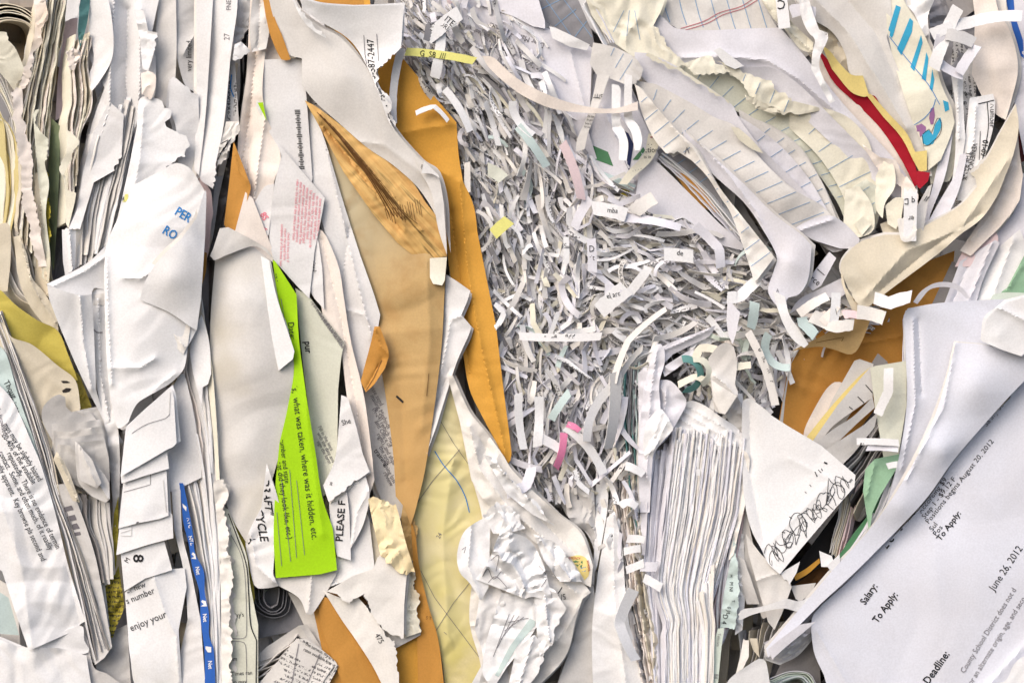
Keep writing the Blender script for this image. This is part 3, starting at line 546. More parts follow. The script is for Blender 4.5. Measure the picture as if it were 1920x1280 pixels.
# ================================================================== envelopes from the dark gap to the shredded strips
S('envelope', 'tall greyish envelope with faint pinkish stains standing under the amber envelope corner', 'pgrey:stains', '404,478,0 428,428,4 440,432,6s 484,470,6 508,490,4 524,560,6s 553,656,8 545,760,6s 524,850,4s 496,950,2s 478,1020,0s 466,1024,-6 430,960,-10s 410,880,-8s 399,760,-4s 394,620,-2s',
  6, cr=4, sc=130, inner='460,560,22 470,700,24 455,850,12 430,660,14', curl=1)
S('envelope_flap', 'pale envelope flap folded open over the tall greyish envelope', 'pgrey', '394,480,6s 399,468,10s 412,428,8 428,426,6 470,448,10s 500,466,10 516,488,4 490,466,2s 470,462,2s 420,480,6 402,488,6s', 22, 'envelope flap', cr=2, curl=2)
S('folded_strip', 'bright white folded paper edge beside the neon green sheet', 'white', '489,480,0 504,488,6 520,560,8s 552,658,10 549,673,10 522,695,4 508,620,2s', 26, 'folded strip', cr=1, strokes=[('steel', 1, '527,690 550,675')])
S('paper_sheet', 'tall pinkish white sheet gathered in long pleats beside the barcode envelope', 'skin', '470,-10,4 492,-10,6 498,40,10s 504,66,10 498,92,6s 492,170,4s 498,214,4 526,290,4s 514,340,4 505,440,0 512,490,-6 490,480,-6 462,400,-8s 444,330,-8 448,250,-6s 462,150,0s 466,60,4',
  2, cr=6, sc=70, ridges=[('486,20 480,100 470,200 452,320', -12, 7), ('497,220 480,340 470,420', 8, 6), ('470,220 462,330', -7, 5)], curl=2)
S('folded_corner', 'creased white paper end folded over the pleated pinkish sheet', 'pgrey', '474,-10,4 500,-10,4s 505,50,6s 504,66,4 499,92,8 472,98,8 468,60,6s', 14, 'folded corner', cr=4, sc=30, ridges=[('488,0 484,90', -6, 6)], curl=1)
S('amber_envelope', 'small amber envelope corner poking out beside the dark gap', 'orange', '438,265,2 444,280,6 470,348,8s 470,356,6 446,430,4 440,437,0 424,430,-6 420,420,-6 430,340,0', 6, 'envelope', cr=2, ridges=[('437,275 448,320 462,340', 5, 4)], curl=1)
S('envelope_flap', 'lower fold of pinkish sheet crossing the amber envelope corner', 'skin', '460,360,0 474,372,2 512,470,0 512,492,-2 480,470,0 440,436,4', 12, 'paper fold', cr=2)
S('paper_sheet', 'white sheet edge behind the tall greyish envelope top', 'neu', '400,330 425,330 432,420 405,470 395,440', -30, cr=5)
S('neon_tab', 'tiny neon green tab between pleated sheet and barcode envelope', 'neon', '483,193,2 493,192,6 497,212,6 500,227,2', 12, 'sticky tab', cr=0)
S('barcode_envelope', 'white envelope edge with an upright dotted postal barcode', 'neu', '494,112,4 566,110,10 569,112,10 576,200,8 586,335,6 582,352,4 560,340,0 500,240,0 480,200,0 486,150,2', 4, 'envelope', cr=2, sc=120,
  strokes=[('ink', 1.7, [(556+(i*.26)-(3.5 if h in '1' else 1), 207+i*3.3, 0, ''), (560.5+(i*.26)+(2 if h in '1' else 0), 207+i*3.3, 0, '')]) for i, h in enumerate('1110010100100011000101000110010011')], curl=1)
S('pink_form', 'thin white form printed with a pink block of small lines', 'neu', '516,262,6 522,270,8 574,330,8s 609,371,8 602,410,6s 590,470,4 580,560,2 556,535,0 512,486,0 505,440,-2s 514,350,2s 528,292,6', 10, 'form', cr=2.5, sc=80,
  text=[(s, 556+(i*6.1), 336+i*5.2, 94, 7.6, 'inkpink', 0, .9) for i, s in enumerate(('refer to the back of this notice and retain', 'mail the lower portion with the payment', 'amount shown must be received by due', 'interest and penalties may be charged', 'for questions call the office listed', 'keep this copy for your own records', 'do not staple or fold this part', 'name address account period'))]
       + [(s, 527+(i*6.1), 420+i*8, 92, 7.2, 'inkpink', 0, .9) for i, s in enumerate(('complete all of the boxes below', 'return the signed form', 'check the box only if'))], curl=1)
S('torn_scrap', 'white strip with reddish stamped marks beside the pink form', 'neu', '478,378,0 496,350,2s 514,345,4 508,400,4 504,440,4 490,455,2 476,400,0', 6, 'scrap', cr=2, text=[('8S', 487, 402, 60, 17, 'inkpink', 1), ('IS', 490, 432, 40, 13, 'inkpink', 1), ('tax', 514, 392, 80, 13, 'inkpink', 1)])
S('green_sheet', 'neon green form printed with questions about what was taken', 'neon', '511,487,6 516,490,8 556,552,8 561,640,8s 574,740,8 592,850,8 604,930,8s 624,990,8 632,1068,8 600,1076,8 517,1083,4 513,1000,4s 517,900,2 524,830,4 540,760,8s 551,680,6s 530,600,4s 518,540,6',
  12, 'form', cr=1.5, sc=140, text=[('nar', 511, 512, 78, 15), ('Date:', 539, 604, 82, 17), ('is,  what was taken, where was it hidden, etc.', 546, 724, 82.3, 18), ('number and state', 524, 822, 83, 13.5), ('or what did they look like, etc.)', 514, 838, 82, 15.5)],
  strokes=[('inkgrey', 1, '527,560 545,680'), ('inkgrey', 1, '556,900 571,1040'), ('inkgrey', 1, '543,880 556,1045'), ('inkgrey', 1, '528,900 545,1052'), ('inkgrey', 1, '519,960 528,1060')], ridges=[('560,600 578,800 605,1000', 5, 12)], curl=1)
S('paper_sheet', 'greyish green printed sheet beside the neon green form', 'palegreen', '554,540,-4 580,556,4 610,596,6s 646,642,8 640,670,8s 634,730,6 632,860,6 615,926,2 604,930,-4 590,850,-10 570,700,-8', 4, cr=3, sc=100,
  text=[(s, 582+i*5, 566+i*8, 51+i, 8, 'inkgrey') for i, s in enumerate(('rights of persons receiving this letter under the', 'act may be subject to review and any further', 'action required by the office will be sent by', 'mail to the address on record at that time', 'please allow two weeks for the reply'))]
  + [('pur', 571, 640, 85, 18, 'ink', 1), ('Fill in the lines', 596, 800, 62, 10, 'inkgrey'), ('with the date and', 594, 812, 62, 10, 'inkgrey'), ('sign the form', 594, 828, 62, 10, 'inkgrey')], curl=1)
S('paper_sheet', 'white sheet sliver with a short upright word above grey green sheet', 'neu', '584,430,0 596,450,4s 604,500,4 608,580,2 590,560,-4 578,540,-6', 12, cr=2, text=[('cipul:', 583, 488, 85, 13, 'ink')])
S('cream_sheet', 'long cream edged sheet dropping to the torn tan paper', 'skin', '594,425,0 610,440,4s 635,500,4s 645,560,4s 658,640,4s 682,740,6s 696,840,6s 702,900,6 692,930,2 672,880,-2s 650,740,-4s 640,650,-4 605,590,-4 586,480,-2', 10, cr=2.5, curl=2, ridges=[('604,450 640,600 668,760 686,900', -5, 5)])
S('lavender_sheet', 'broad lavender envelope with a long raised fold beside the brown rubbed envelope', 'neu', '580,210,-2 592,218,2 612,272,6s 644,380,6s 676,480,6 700,548,8s 713,590,8 704,640,4s 690,690,0 672,728,-6 655,640,-4s 632,520,-2s 600,400,0s 584,330,-2',
  4, 'envelope', cr=2.5, sc=120, ridges=[('600,230 640,400 668,520 697,632', 6, 5), ('655,430 640,540', -5, 6), ('648,580 680,590 697,612', 3, 3)], curl=1)
S('paper_sheet', 'grey sheet filling the fold behind lavender envelope', 'grey', '590,200 630,260 700,440 760,700 680,720 600,420', -30, cr=4)
# ---- kraft envelope, rubbed
S('kraft_envelope', 'long tan envelope bulging down the middle of the bale', 'tan:fade', '575,192,-8 640,300,0s 690,375,6s 750,450,10s 838,478,20 833,560,22s 828,650,20s 815,760,14s 797,880,8s 778,960,4 770,985,0 758,950,-4 742,930,-6 736,840,-6s 716,700,-8s 690,590,-10s 650,450,-12s 610,330,-12s',
  8, 'envelope', cr=5, sc=120, inner='760,560,22 770,700,18 765,850,8', ridges=[('800,490 806,640 790,800', 6, 18), ('700,480 750,700 760,900', -6, 16)], strokes=[('ink', 4, '743,742 756,754'), ('brown', 1, '804,700 800,742')], curl=1)
S('kraft_flap', 'rubbed amber envelope flap streaked with brown folds', 'kraft:wood', '571,188,0 600,205,4s 700,282,10s 760,325,14s 800,382,18 830,420,18 838,480,14 806,486,12 776,480,8 745,455,6 697,398,4 644,322,2 598,236,0',
  18, 'envelope flap', cr=2.5, sc=26, uvrot=48, inner='700,345,16 770,420,18', ridges=[('600,215 680,300 740,378 760,430', 9, 5), ('640,262 720,345 790,430', 8, 5), ('612,245 690,345 750,430', -8, 5), ('605,235 675,318 735,400', -8, 4)], curl=2,
  strokes=[('brown', w_, [(596+q*.9, 212+q*.8, 0, 's'), (640+q*1.1, 262+q*1.0, 0, 's'), (690+q*1.2, 330+q*.9, 0, 's'), (716+q*1.3, 372+q*.8, 0, 's'), (733+q*1.6, 404+q*.5, 0, 's')]) for q, w_ in ((-2, 1.6), (3, 2.6), (8, 1.2), (13, 2.2), (18, 1), (24, 1.6), (31, .9))]
   + [('brown', .9, [(722+j*4.6, 392-j*1.6+(j % 3)*3, 0, ''), (727+j*4.6+j % 2, 410-j*.8+(j % 4)*4, 0, '')]) for j in range(15)])
S('clear_tape', 'small peeling piece of yellowed tape on the tan envelope', 'cream:gloss', '806,484,0 838,482,2 834,525,4 829,535,6 812,532,6 806,520,2', 34, 'tape', cr=2)
S('paper_sheet', 'shadowed grey brown sheet printed with upright serif words', 'grey', '566,130,0 600,180,6 640,245,10s 720,320,6 690,330,-4 620,250,-10 572,196,-10', -4, cr=2, text=[('warding', 598, 197, -84, 19), ('on please', 618, 224, -82, 20, 'ink', 0, .8, .2)])
S('brown_card', 'shadowed grey brown letter behind the long tan envelope', 'pgrey', '676,735,-6 700,700,0 722,705,2s 744,800,2s 762,900,2 764,950,0 742,985,-4 712,930,-10s 694,880,-10', -18, 'letter', cr=2,
  text=[(s, 690+i*4, 718+i*24, 62, 12, 'inkgrey') for i, s in enumerate(('please send', 'mailing Methods', '(R-24) (which may', 'and Office of', 'right), and shall', 'the total', 'training Inst', 'review'))] + [('training', 700, 845, 52, 14, 'ink')])
S('amber_corner', 'small amber folded envelope corner between lavender and tan envelopes', 'orange', '696,640,0 702,612,4 712,612,6 728,655,8s 729,668,6 722,690,6 702,720,6 686,735,2 676,715,-6 688,670,-4', 18, 'envelope', cr=3, ridges=[('704,618 714,650 727,662', 6, 4), ('716,672 700,705 686,730', -5, 3)], curl=2, strokes=[('brown', 1.2, '716,675 701,708 684,735')])
S('tan_torn_paper', 'torn creased tan paper tongue hanging below the tan envelope', 'tongue:stain', '690,935,0 700,930,4t 720,936,6t 742,944,6 748,965,6 762,1020,6s 776,1064,6 778,1072,4t 750,1074,6s 735,1060,8t 714,1042,4 700,985,2', 36, 'torn paper', cr=7, sc=28, curl=3)
S('kraft_envelope', 'frayed end of the tan envelope above narrow amber strip', 'tan:stain', '758,930,0 778,950,4 776,975,4t 782,985,4t 782,1050,0 764,1050,-4 752,970,-4', 6, 'envelope', cr=4, sc=18, torn=5)
# ---- swooping white
S('white_swoop', 'long greyish white sheet sweeping diagonally over the tan envelope', 'pgrey', '502,-10,-6 540,-10,0s 562,20,6s 600,50,10s 640,72,14s 690,130,16s 718,190,14s 738,240,10s 790,300,8s 818,322,10s 834,380,12s 838,476,6 826,424,4s 790,360,0s 740,312,-2s 690,278,-4s 640,235,-8s 590,190,-8s 566,160,-8 566,110,-10 540,100,-12s 515,40,-10s',
  38, cr=3, sc=120, inner='640,150,14 720,250,10 780,330,6', ridges=[('650,262 720,272 800,330', 4, 10)], curl=2)
S('phone_sheet', 'bright white sheet with an upright phone number and a deeply torn corner', 'white', '560,-6,4 600,8,10s 660,12,14 700,11,16 757,10,12 754,60,16s 752,90,16 742,100,14t 727,110,12t 718,124,12t 706,130,10t 706,165,10t 722,180,10t 733,196,8s 733,208,8s 726,214,6t 738,243,4 726,222,-4s 700,150,-8s 660,80,-8s 600,40,-6s 570,20,-4',
  60, cr=3, sc=90, strokes=[('inkgrey', 1, '682,66 684,100 690,142'), ('inkgrey', 1, '706,64 710,115')], text=[('15-587-2447', 704, 157, -92.5, 18.5), ('Fax', 722, 190, -94, 17), ('.', 722, 200, 0, 26)], curl=2)
S('torn_edge', 'thin peeled paper edge lying across the sweeping sheet', 'white', '545,-8,4s 555,4,4 558,12,6t 572,30,8t 590,52,8t 612,72,6 590,60,4s 566,36,2s', 58, 'torn edge', cr=3, sc=20)
S('amber_envelope', 'long amber envelope behind the phone number sheet reaching down to the shredded strips', 'amber', '560,-30,-10 690,-30,-10 700,60,-10 735,90,0 744,96,4 772,130,6 812,178,6s 834,204,6 856,230,6 860,290,8s 868,340,6 888,385,6s 896,440,8 912,520,8s 930,610,8 943,720,8s 956,820,8 959,852,6s 954,868,4s 946,864,4s 936,840,0s 904,780,-2s 880,728,-6s 868,660,-8s 860,600,-8s 845,520,-6s 838,470,-8 800,330,-16 740,240,-20 700,150,-20',
  12, 'envelope', cr=4, sc=120, inner='800,230,4 850,420,0 900,650,4 800,300,-8', ridges=[('862,340 876,500 900,640 948,850', 8, 7), ('846,400 862,520 880,700', -9, 10), ('750,250 800,240 856,232', 6, 14), ('786,300 840,330', 6, 16)], curl=2)
S('amber_envelope', 'narrow amber envelope edge crossing above the phone number sheet', 'orange', '555,-30 692,-30 690,14 660,12 600,6 562,2', 2, 'envelope', cr=2)
S('amber_envelope', 'dark amber sliver curving down beside the sweeping sheet', 'orange', '492,-10,0 508,-10,2s 514,30,4s 530,70,4s 545,112,0 528,112,-4s 508,70,-4s 498,30,-2', 26, 'envelope', cr=2)
S('paper_sheet', 'pinkish shaded sheet between barcode envelope and amber sliver', 'skin', '496,-10 510,30 530,80 545,114 500,116 494,60', -6, cr=3)
S('torn_scrap', 'thin paper with upright address line along the sweeping sheet edge', 'pgrey', '775,290,0 800,306,4 822,330,4s 832,380,4 838,478,2 822,430,0s 808,360,0s 786,320,-2', 52, 'scrap', cr=2, text=[('Utah 84535', 803, 400, -96, 13.5), ('city', 794, 318, -96, 8)])
S('folded_corner', 'small white triangular corner folded over the amber envelope', 'white', '795,302,4 822,328,6 824,334,4s 810,326,2s 790,325,0', 62, 'folded corner', cr=1)
S('paper_sheet', 'white jagged envelope edges with two points crossing the amber envelope', 'neu', '836,514,0 858,528,6 882,545,8 876,565,6 865,590,6 884,612,8 878,630,6s 856,680,4s 835,745,2 818,800,0 800,850,-4 790,830,-8s 820,700,-8s 832,600,-6', 22, cr=4, sc=60, ridges=[('864,592 845,600 838,640 826,700', 7, 6), ('845,690 815,760', -5, 8)], curl=2)
# ---- foot of the envelopes
S('recycle_sheet', 'white sheet with bold slanting capitals squeezed beside the neon green form', 'neu', '500,868,4 504,880,6 520,930,6s 528,968,8 516,1010,6 512,1076,6 522,1098,0 500,1102,-4s 478,1098,-8s 466,1050,-10s 462,1010,-8s 490,950,0', 10, 'sheet', cr=4, sc=60,
  text=[('DRAFT"', 490, 896, 83, 20, 'ink', 1, 1, .25), ('RECYCLE', 472, 930, 79, 22, 'ink', 1, .95, .2), ('A', 462, 1006, 75, 24, 'ink', 1)], ridges=[('470,1000 480,1060 512,1090', 6, 6)], curl=1)
S('pointed_sheet', 'greyish sheet tapering to a point beneath the neon green form', 'pgrey', '508,1082,0 560,1074,2 632,1062,4 630,1078,2 606,1120,4s 584,1152,8s 574,1150,6 560,1120,4s 520,1096,0', 8, cr=3, sc=60, ridges=[('585,1078 578,1148', 6, 6)], curl=1)
S('please_sheet', 'white sheet showing the upright capitals of a polite request', 'neu', '616,925,0 640,905,4 650,915,6 655,960,6 658,1050,6 632,1042,2 620,990,0', 14, 'letter', cr=2, text=[('PLEASE F', 642, 1015, -86, 19, 'ink', 1, 1.05)])
S('white_torn_sheet', 'white sheet with torn lower edge above the upright capitals', 'neu', '640,740,0 652,745,4 668,800,6s 680,850,6 693,884,8 676,896,8t 664,900,8t 640,922,6t 616,940,4 606,910,-4 628,860,-2s 636,790,0', 24, cr=3, sc=60, torn=3, curl=2, text=[('r She', 634, 800, -18, 14), ('as', 622, 910, -80, 10)])
S('paper_sheet', 'lilac white sheet folded to a curved tip beside the torn tan tongue', 'neu', '640,910,-4 668,896,4 682,886,6s 692,914,8 692,940,8s 682,980,6s 668,1010,4 656,1030,2 650,1000,-4 650,940,-6', 18, cr=3, text=[('S', 671, 899, -40, 10)], ridges=[('690,920 670,960 660,1020', 5, 5)], curl=1)
S('paper_sheet', 'white sheet with a square corner beneath the upright capitals', 'neu', '630,1045,0 660,1010,2 686,960,4 692,970,6 703,1068,8 660,1084,6 606,1104,4 612,1090,0', 6, cr=2, ridges=[('632,1066 630,1092', -4, 4)])
S('torn_white_sheet', 'large white sheet with a long jagged brown rimmed tear', 'warm', '612,1108,4 660,1080,6 700,1066,8 708,1044,8 716,1042,6 760,1068,8 763,1072,8 758,1130,8 757,1196,8t 742,1190,6t 724,1182,6t 706,1162,6t 692,1138,6t 684,1112,4 670,1120,4t 655,1132,4t 640,1122,4t 628,1112,4', 26, cr=3, sc=90, torn=4, curl=2)
S('torn_white_sheet', 'lower white strip torn away beneath the long jagged tear', 'warm', '606,1106,0 640,1120,2s 672,1120,4 690,1140,6t 710,1166,6t 722,1190,6t 740,1200,6t 742,1228,8t 748,1260,6 748,1295,4 722,1295,2 700,1250,0s 668,1200,0s 640,1160,-2s', 18, cr=3, sc=70, text=[('475', 702, 1190, 60, 15)], torn=4, curl=2)
S('torn_scrap', 'beige letter half tucked behind the jagged white sheet', 'page:stain', '690,970 716,1010 716,1045 690,1080 684,1040', 4, 'scrap', cr=4)
S('paper_sheet', 'pinkish white sheet corner below the jagged white sheet', 'pgrey', '690,1130,0 740,1180,2 760,1150,4 778,1150,4 790,1180,4 788,1190,4 735,1218,2 720,1190,0', 8, cr=2)
S('cream_torn_strip', 'cream strip with torn wavy edge beside the narrow amber strip', 'cream:stain', '762,1072,4 778,1070,6t 776,1100,6t 785,1120,6t 786,1160,6t 790,1184,4 756,1196,0 758,1130,2', 14, 'strip', cr=5, sc=22, ridges=[('770,1080 768,1180', -5, 4)])
S('kraft_strip', 'brown stained backing glimpsed through the tear', 'brown:stain', '608,1106 665,1096 690,1130 670,1150 630,1135', 6, 'torn paper', cr=4)
S('amber_envelope', 'broad amber envelope foot sloping at the bottom edge beside folded newspapers', 'orange', '596,1118,4 618,1122,8s 650,1160,6s 686,1200,4s 720,1256,2s 742,1295,0 648,1295,2 622,1230,2s 600,1170,2', 4, 'envelope', cr=3, curl=2)
S('amber_envelope', 'darker amber envelope foot lying just under the broad one', 'orange', '586,1136,0 600,1142,4s 628,1190,2s 652,1240,0s 672,1295,0 620,1295,-4 600,1200,-4', 2, 'envelope', cr=2, curl=2)
S('amber_envelope', 'square amber envelope corner under the pinkish white corner', 'amber', '733,1215,0 784,1188,4 784,1295,2 744,1295,-2', -4, 'envelope', cr=2)
S('amber_envelope', 'narrow amber envelope edge beside the yellowed map', 'orange', '770,970,2 780,1010,6s 786,1060,6s 802,1130,6s 822,1200,4s 834,1295,2 784,1295,-2 782,1200,0s 776,1080,0', 6, 'envelope', cr=2, curl=1, text=[('S T', 798, 1160, 10, 9, 'brown')])
# olive magazine and the cave
S('magazine', 'olive beige magazine spine with rounded text boxes and a dark line', 'palegreen', '418,948,-6 428,955,-2 446,1000,4s 462,1040,6s 470,1100,6s 484,1170,6 484,1295,4 430,1295,0 430,1100,-4', 4, 'magazine', cr=3, sc=60,
  strokes=[('ink', 2, '428,962s 446,1010s 462,1060s 466,1110s 470,1170s 481,1200 480,1290'), ('inkgrey', 1, '432,1000 452,1040s 460,1090s 462,1190s 455,1196s 432,1196'), ('inkgrey', 1, '432,1202 452,1202s 460,1208s 462,1240s 462,1290')],
  text=[('today\'s', 428, 1158, -6, 12), ('from', 424, 1238, 0, 12), ('Times ran', 434, 1266, -4, 11), ('no may', 434, 1282, -4, 11)], curl=1)
S('magazine', 'olive page behind the magazine spine', 'olive', '422,960 450,985 470,1040 478,1120 468,1160 440,1100', -8, 'magazine', cr=3)
for i, (r0, lab) in enumerate(((66, 'outermost'), (50, 'second'), (36, 'third'), (22, 'innermost'))):
    leaf('curled_page', lab+' dark grey page curled into a spiral in the hollow under the neon green form', 'steel', parse(f'{508-r0*.6:.0f},{1095},0s {506-r0*.5:.0f},{1120+r0*.25:.0f},0s {508},{1130+r0*.42:.0f},4s {508+r0*.5:.0f},{1126+r0*.3:.0f},2s {512+r0*.55:.0f},{1098},0s', -40+i*5), (0, -8), 90, 3, 2, cat='curled page', group='curled pages in the hollow')
S('paper_sheet', 'dark grey sheet slanting behind the folded newspapers', 'steel', '520,1085,0 560,1120,0 600,1180,0 612,1225,2 560,1180,-6 470,1200,-20 470,1140,-20', -50, cr=6)
S('paper_sheet', 'shaded grey sheet bent like a roof above the folded newspapers', 'pgrey', '478,1232,0 500,1212,4 560,1172,8 575,1170,8 604,1215,2 590,1222,-2 560,1190,-2 490,1250,-4', -22, cr=3, ridges=[('560,1170 590,1220', 6, 5)])
S('magazine', 'shaded grey sheet slipping between envelopes and folded newspapers', 'pgrey', '540,1110,-4 572,1120,2s 600,1170,2s 612,1225,0 590,1210,-8s 560,1150,-8', -24, 'magazine', cr=3)
bundle('newspaper_layer', 'newsprint layer edge under the folded newspaper', ['warm', 'grey', 'pgrey'], 6, '478,1250,0 520,1222 556,1186', '478,1290,6 530,1260 566,1200', base=-14, dj=4, back=(0, 10), depth=90, th=3, group='newspaper layer edges', cat='newspaper')
S('newspaper', 'folded newspaper with columns of small print in the hollow', 'pgrey:news', '556,1196,2 580,1200,6s 630,1240,10s 632,1252,8 610,1295,8 470,1295,0 490,1275,0 520,1240,0', 2, 'newspaper', cr=3, sc=50, uvrot=24, curl=2, strokes=[('inkgrey', 1.2, '560,1206 545,1290'), ('inkgrey', 1.2, '600,1225 570,1295')], text=[('the service, insurance', 572, 1208, 28, 9), ('rates available for', 568, 1218, 28, 9)])
bundle('newspaper_layer', 'rounded newspaper fold edge at the foot of the hollow', ['warm', 'pgrey'], 4, '632,1246,4 620,1268,4s 600,1295', '622,1252,4 606,1270,4s 590,1295', base=6, dj=2, back=(-10, 0), depth=60, th=4, group='newspaper fold edges', cat='newspaper', ends=2)
for lab, pts, b, rg in (
  ('sharply folded white wedge hanging beneath the tightly crumpled paper', '1000,1085,0 1040,1105,8 1062,1140,6t 1040,1190,4t 1012,1230,0 1004,1160,-2', 42, [('1020,1095 1030,1200', 8, 4)]),
  ('torn white fold creased over the gathered sheet near the seal', '1000,1000,2 1040,1016,8t 1078,1060,6t 1092,1090,2 1050,1090,4 1020,1050,-2', 38, [('1010,1008 1070,1085', 8, 4), ('1040,1020 1040,1085', -5, 4)]),
  ('narrow white crumpled fold running down to the bottom edge', '968,1215,0 1000,1190,6t 1030,1200,6t 1010,1260,4 980,1300,0 950,1300,-2', 36, [('1000,1195 970,1295', 7, 4)]),
  ('small ragged white fold above the tightly crumpled paper', '905,965,0t 930,940,6t 962,955,6t 985,990,4 950,1000,0 925,1000,-2', 38, [('925,945 960,995', 7, 4)]),
  ('pale torn ridge of paper along the long crumpled sheet', '905,850,0 930,860,6t 965,905,6t 1010,945,6t 1040,985,2 1000,965,0 950,925,-2', 44, [('915,855 1030,975', 6, 5)])):
    S('paper_fold', lab, 'white', pts, b, 'folded paper', cr=6, sc=26, curl=3, ridges=rg, torn=4, res=4)
# ================================================================== map and crumpled whites
S('map_sheet', 'yellowed relief map with grid lines and a winding river line', 'map:map', '835,690,2 848,720,4s 862,790,4s 884,860,4s 905,920,4 925,1000,4 930,1150,4 912,1238,4s 890,1295,4 836,1295,0 826,1220,0s 806,1150,0s 786,1060,-2s 772,985,-4 790,890,-2s 808,800,0s', 0, 'map', cr=4.5, sc=60, torn=2,
  strokes=[('inkgrey', .9, '862,842 812,900 775,952'), ('inkgrey', .9, '815,770 850,830 880,872'), ('inkgrey', .9, '774,1040 815,1120 905,1240'), ('inkgrey', .9, '815,1185 850,1130 890,1080'), ('inkblue', 1.8, '815,845s 832,872s 856,900s 872,930s 880,960s')],
  text=[('24', 824, 1010, -60, 12, 'inkgrey'), ('1', 836, 1190, -50, 10, 'inkgrey')], ridges=[('850,860 830,1000 840,1200', 6, 16)], curl=1)
S('white_sheet', 'long white crumpled sheet running from the amber envelope tip to a printed seal', 'warm', '838,700,0 850,705,2 880,770,6s 912,810,6s 945,855,8 960,880,6s 1000,920,6s 1050,965,6 1090,1000,6s 1112,1060,8 1108,1100,4 1092,1092,2s 1030,1040,-4s 960,980,-6s 910,940,-4s 884,900,-2 876,860,-6 862,790,-4', 24, cr=7, sc=60,
  ridges=[('880,800 900,880 960,960 1060,1040', 10, 9), ('900,820 960,920 1080,1040', -8, 8), ('930,860 1000,960', 6, 8)], curl=3,
  patch=[('gold:flat', '1069,1043 1085,1040s 1099,1046s 1105,1062s 1103,1080s 1096,1087'), ('dgreen:flat', '1074,1052 1084,1047s 1092,1050s 1093,1064 1084,1062s'), ('inkblue', '1093,1054 1098,1062s 1097,1076 1088,1066')],
  text=[('COUNTY', 1066, 1047, 4, 6, 'red:flat', 1), ('SCHOOL', 1100, 1050, 82, 6, 'red:flat', 1)])
S('white_sheet', 'soft white sheet gathered beneath the seal sheet', 'warm', '880,880,0 895,870,4 920,930,4s 980,985,6s 1050,1030,8s 1092,1090,8 1108,1110,6 1092,1122,6 1080,1160,6s 1060,1230,4s 1000,1295,2 905,1295,0 900,1240,-4s 880,1160,-6s 890,1060,-4s 905,980,-2s', 12, cr=9, sc=60,
  ridges=[('930,960 1000,1050 1080,1110', 9, 8), ('990,1040 1020,1120 1000,1220', 9, 10), ('1100,1110 1060,1180 980,1270', 8, 12)], curl=2,
  text=[('5/11', 1060, 1112, 168, 15), ('Summary', 1012, 1178, 98, 18, 'inkgrey', 0, .9, .3)], strokes=[('ink', 1.4, '1028,1100 1046,1118'), ('ink', 1.6, '1046,1112 1054,1100'), ('ink', 1.3, '1000,1200 1018,1188 1006,1222 1020,1230 1010,1245 1014,1206'), ('inkgrey', 1, '995,1170 1020,1150')])
S('crumpled_ball', 'tightly crumpled white scribbled paper on the gathered sheet', 'white', '893,1086,4 916,1050,10s 932,1010,10 944,985,6 950,995,10 990,1010,12s 1016,1050,10s 1030,1100,6s 1036,1130,2 1000,1118,8s 985,1122,8 960,1112,6s 930,1100,4', 40, 'crumpled paper', cr=22, sc=34, curl=3,
  strokes=[('inkgrey', 1, '905,1080s 915,1066s 925,1085s 940,1070s'), ('inkgrey', 1, '920,1050s 935,1040s 930,1070s'), ('inkgrey', 1, '915,1092s 930,1080s 950,1100s'), ('inkgrey', 1, '1010,1060s 1025,1080s 1015,1100s')])
S('white_fold', 'smooth white folded lobe beside the tightly crumpled paper', 'white', '916,974,4s 918,1040,6 916,1100,6 902,1126,6 880,1092,6s 862,1072,6s 857,1040,4s 866,1004,4s 884,984,4s', 30, 'folded lobe', cr=5, sc=50, ridges=[('884,984 878,1060 900,1120', 7, 7)], curl=3, strokes=[('inkgrey', 1, '866,1030 874,1024 870,1036')])
S('striped_scrap', 'thin printed sheet with a pale teal stripe below the tightly crumpled paper', 'white:stains', '940,1110,0 1000,1120,4 1030,1130,6 1020,1150,8s 990,1200,6s 950,1250,4 925,1290,2 905,1260,0s 912,1200,-2', 28, 'printed sheet', cr=5, sc=30, patch=[('teal', '994,1158 1004,1164 1003,1172 970,1210 935,1268 928,1265 955,1212')],
  strokes=[('inkgrey', 1, [(925+i*7, 1230-i*16, 0, ''), (955+i*9, 1150+i*2, 0, '')]) for i in range(5)] + [('inkgrey', 1, '1005,1150 1020,1158 960,1240')], curl=2)
S('white_sheet', 'pale sheet dropping from the white lobe along the map', 'neu', '900,1110,0 935,1100,4s 950,1160,2s 940,1230,0s 928,1290,0 896,1295,-4 905,1230,0s 890,1180,0', 20, cr=7, sc=35)
S('white_sheet', 'bluish white sheet wedge between map and striped scrap at the bottom edge', 'neu', '912,1230 940,1200 960,1295 876,1295', 14, cr=4)
S('white_sheet', 'tall narrow white sheet folded upright below the shredded strips', 'white', '1138,970,0 1152,958,6 1166,1020,6s 1172,1100,6 1180,1170,4 1196,1230,4s 1206,1295,2 1112,1295,0 1110,1180,-2s 1120,1080,0', 10, cr=4, sc=60, ridges=[('1150,965 1152,1120 1175,1290', 6, 8)], curl=2)
S('white_sheet', 'greyish sheet in the slot between crumpled paper and tall narrow sheet', 'grey', '1090,1120,0 1112,1090,2 1118,1140,2 1112,1295,0 1040,1295,-4 1075,1200,-4', 0, cr=5)
S('white_sheet', 'upright crumpled grey sheet under the lowest shredded strips', 'grey', '1078,905,0 1108,900,4s 1116,960,4s 1118,1040,0 1100,1000,-4s 1066,970,-6s 1060,930,-4', 0, cr=9, sc=26, curl=2)
S('white_sheet', 'tall white strip of paper edge between shredded strips and narrow sheet', 'white', '1118,880,0 1134,860,4 1140,900,4s 1138,960,4s 1120,1060,2 1112,1080,-2 1116,980,-4', 4, cr=4, sc=40)
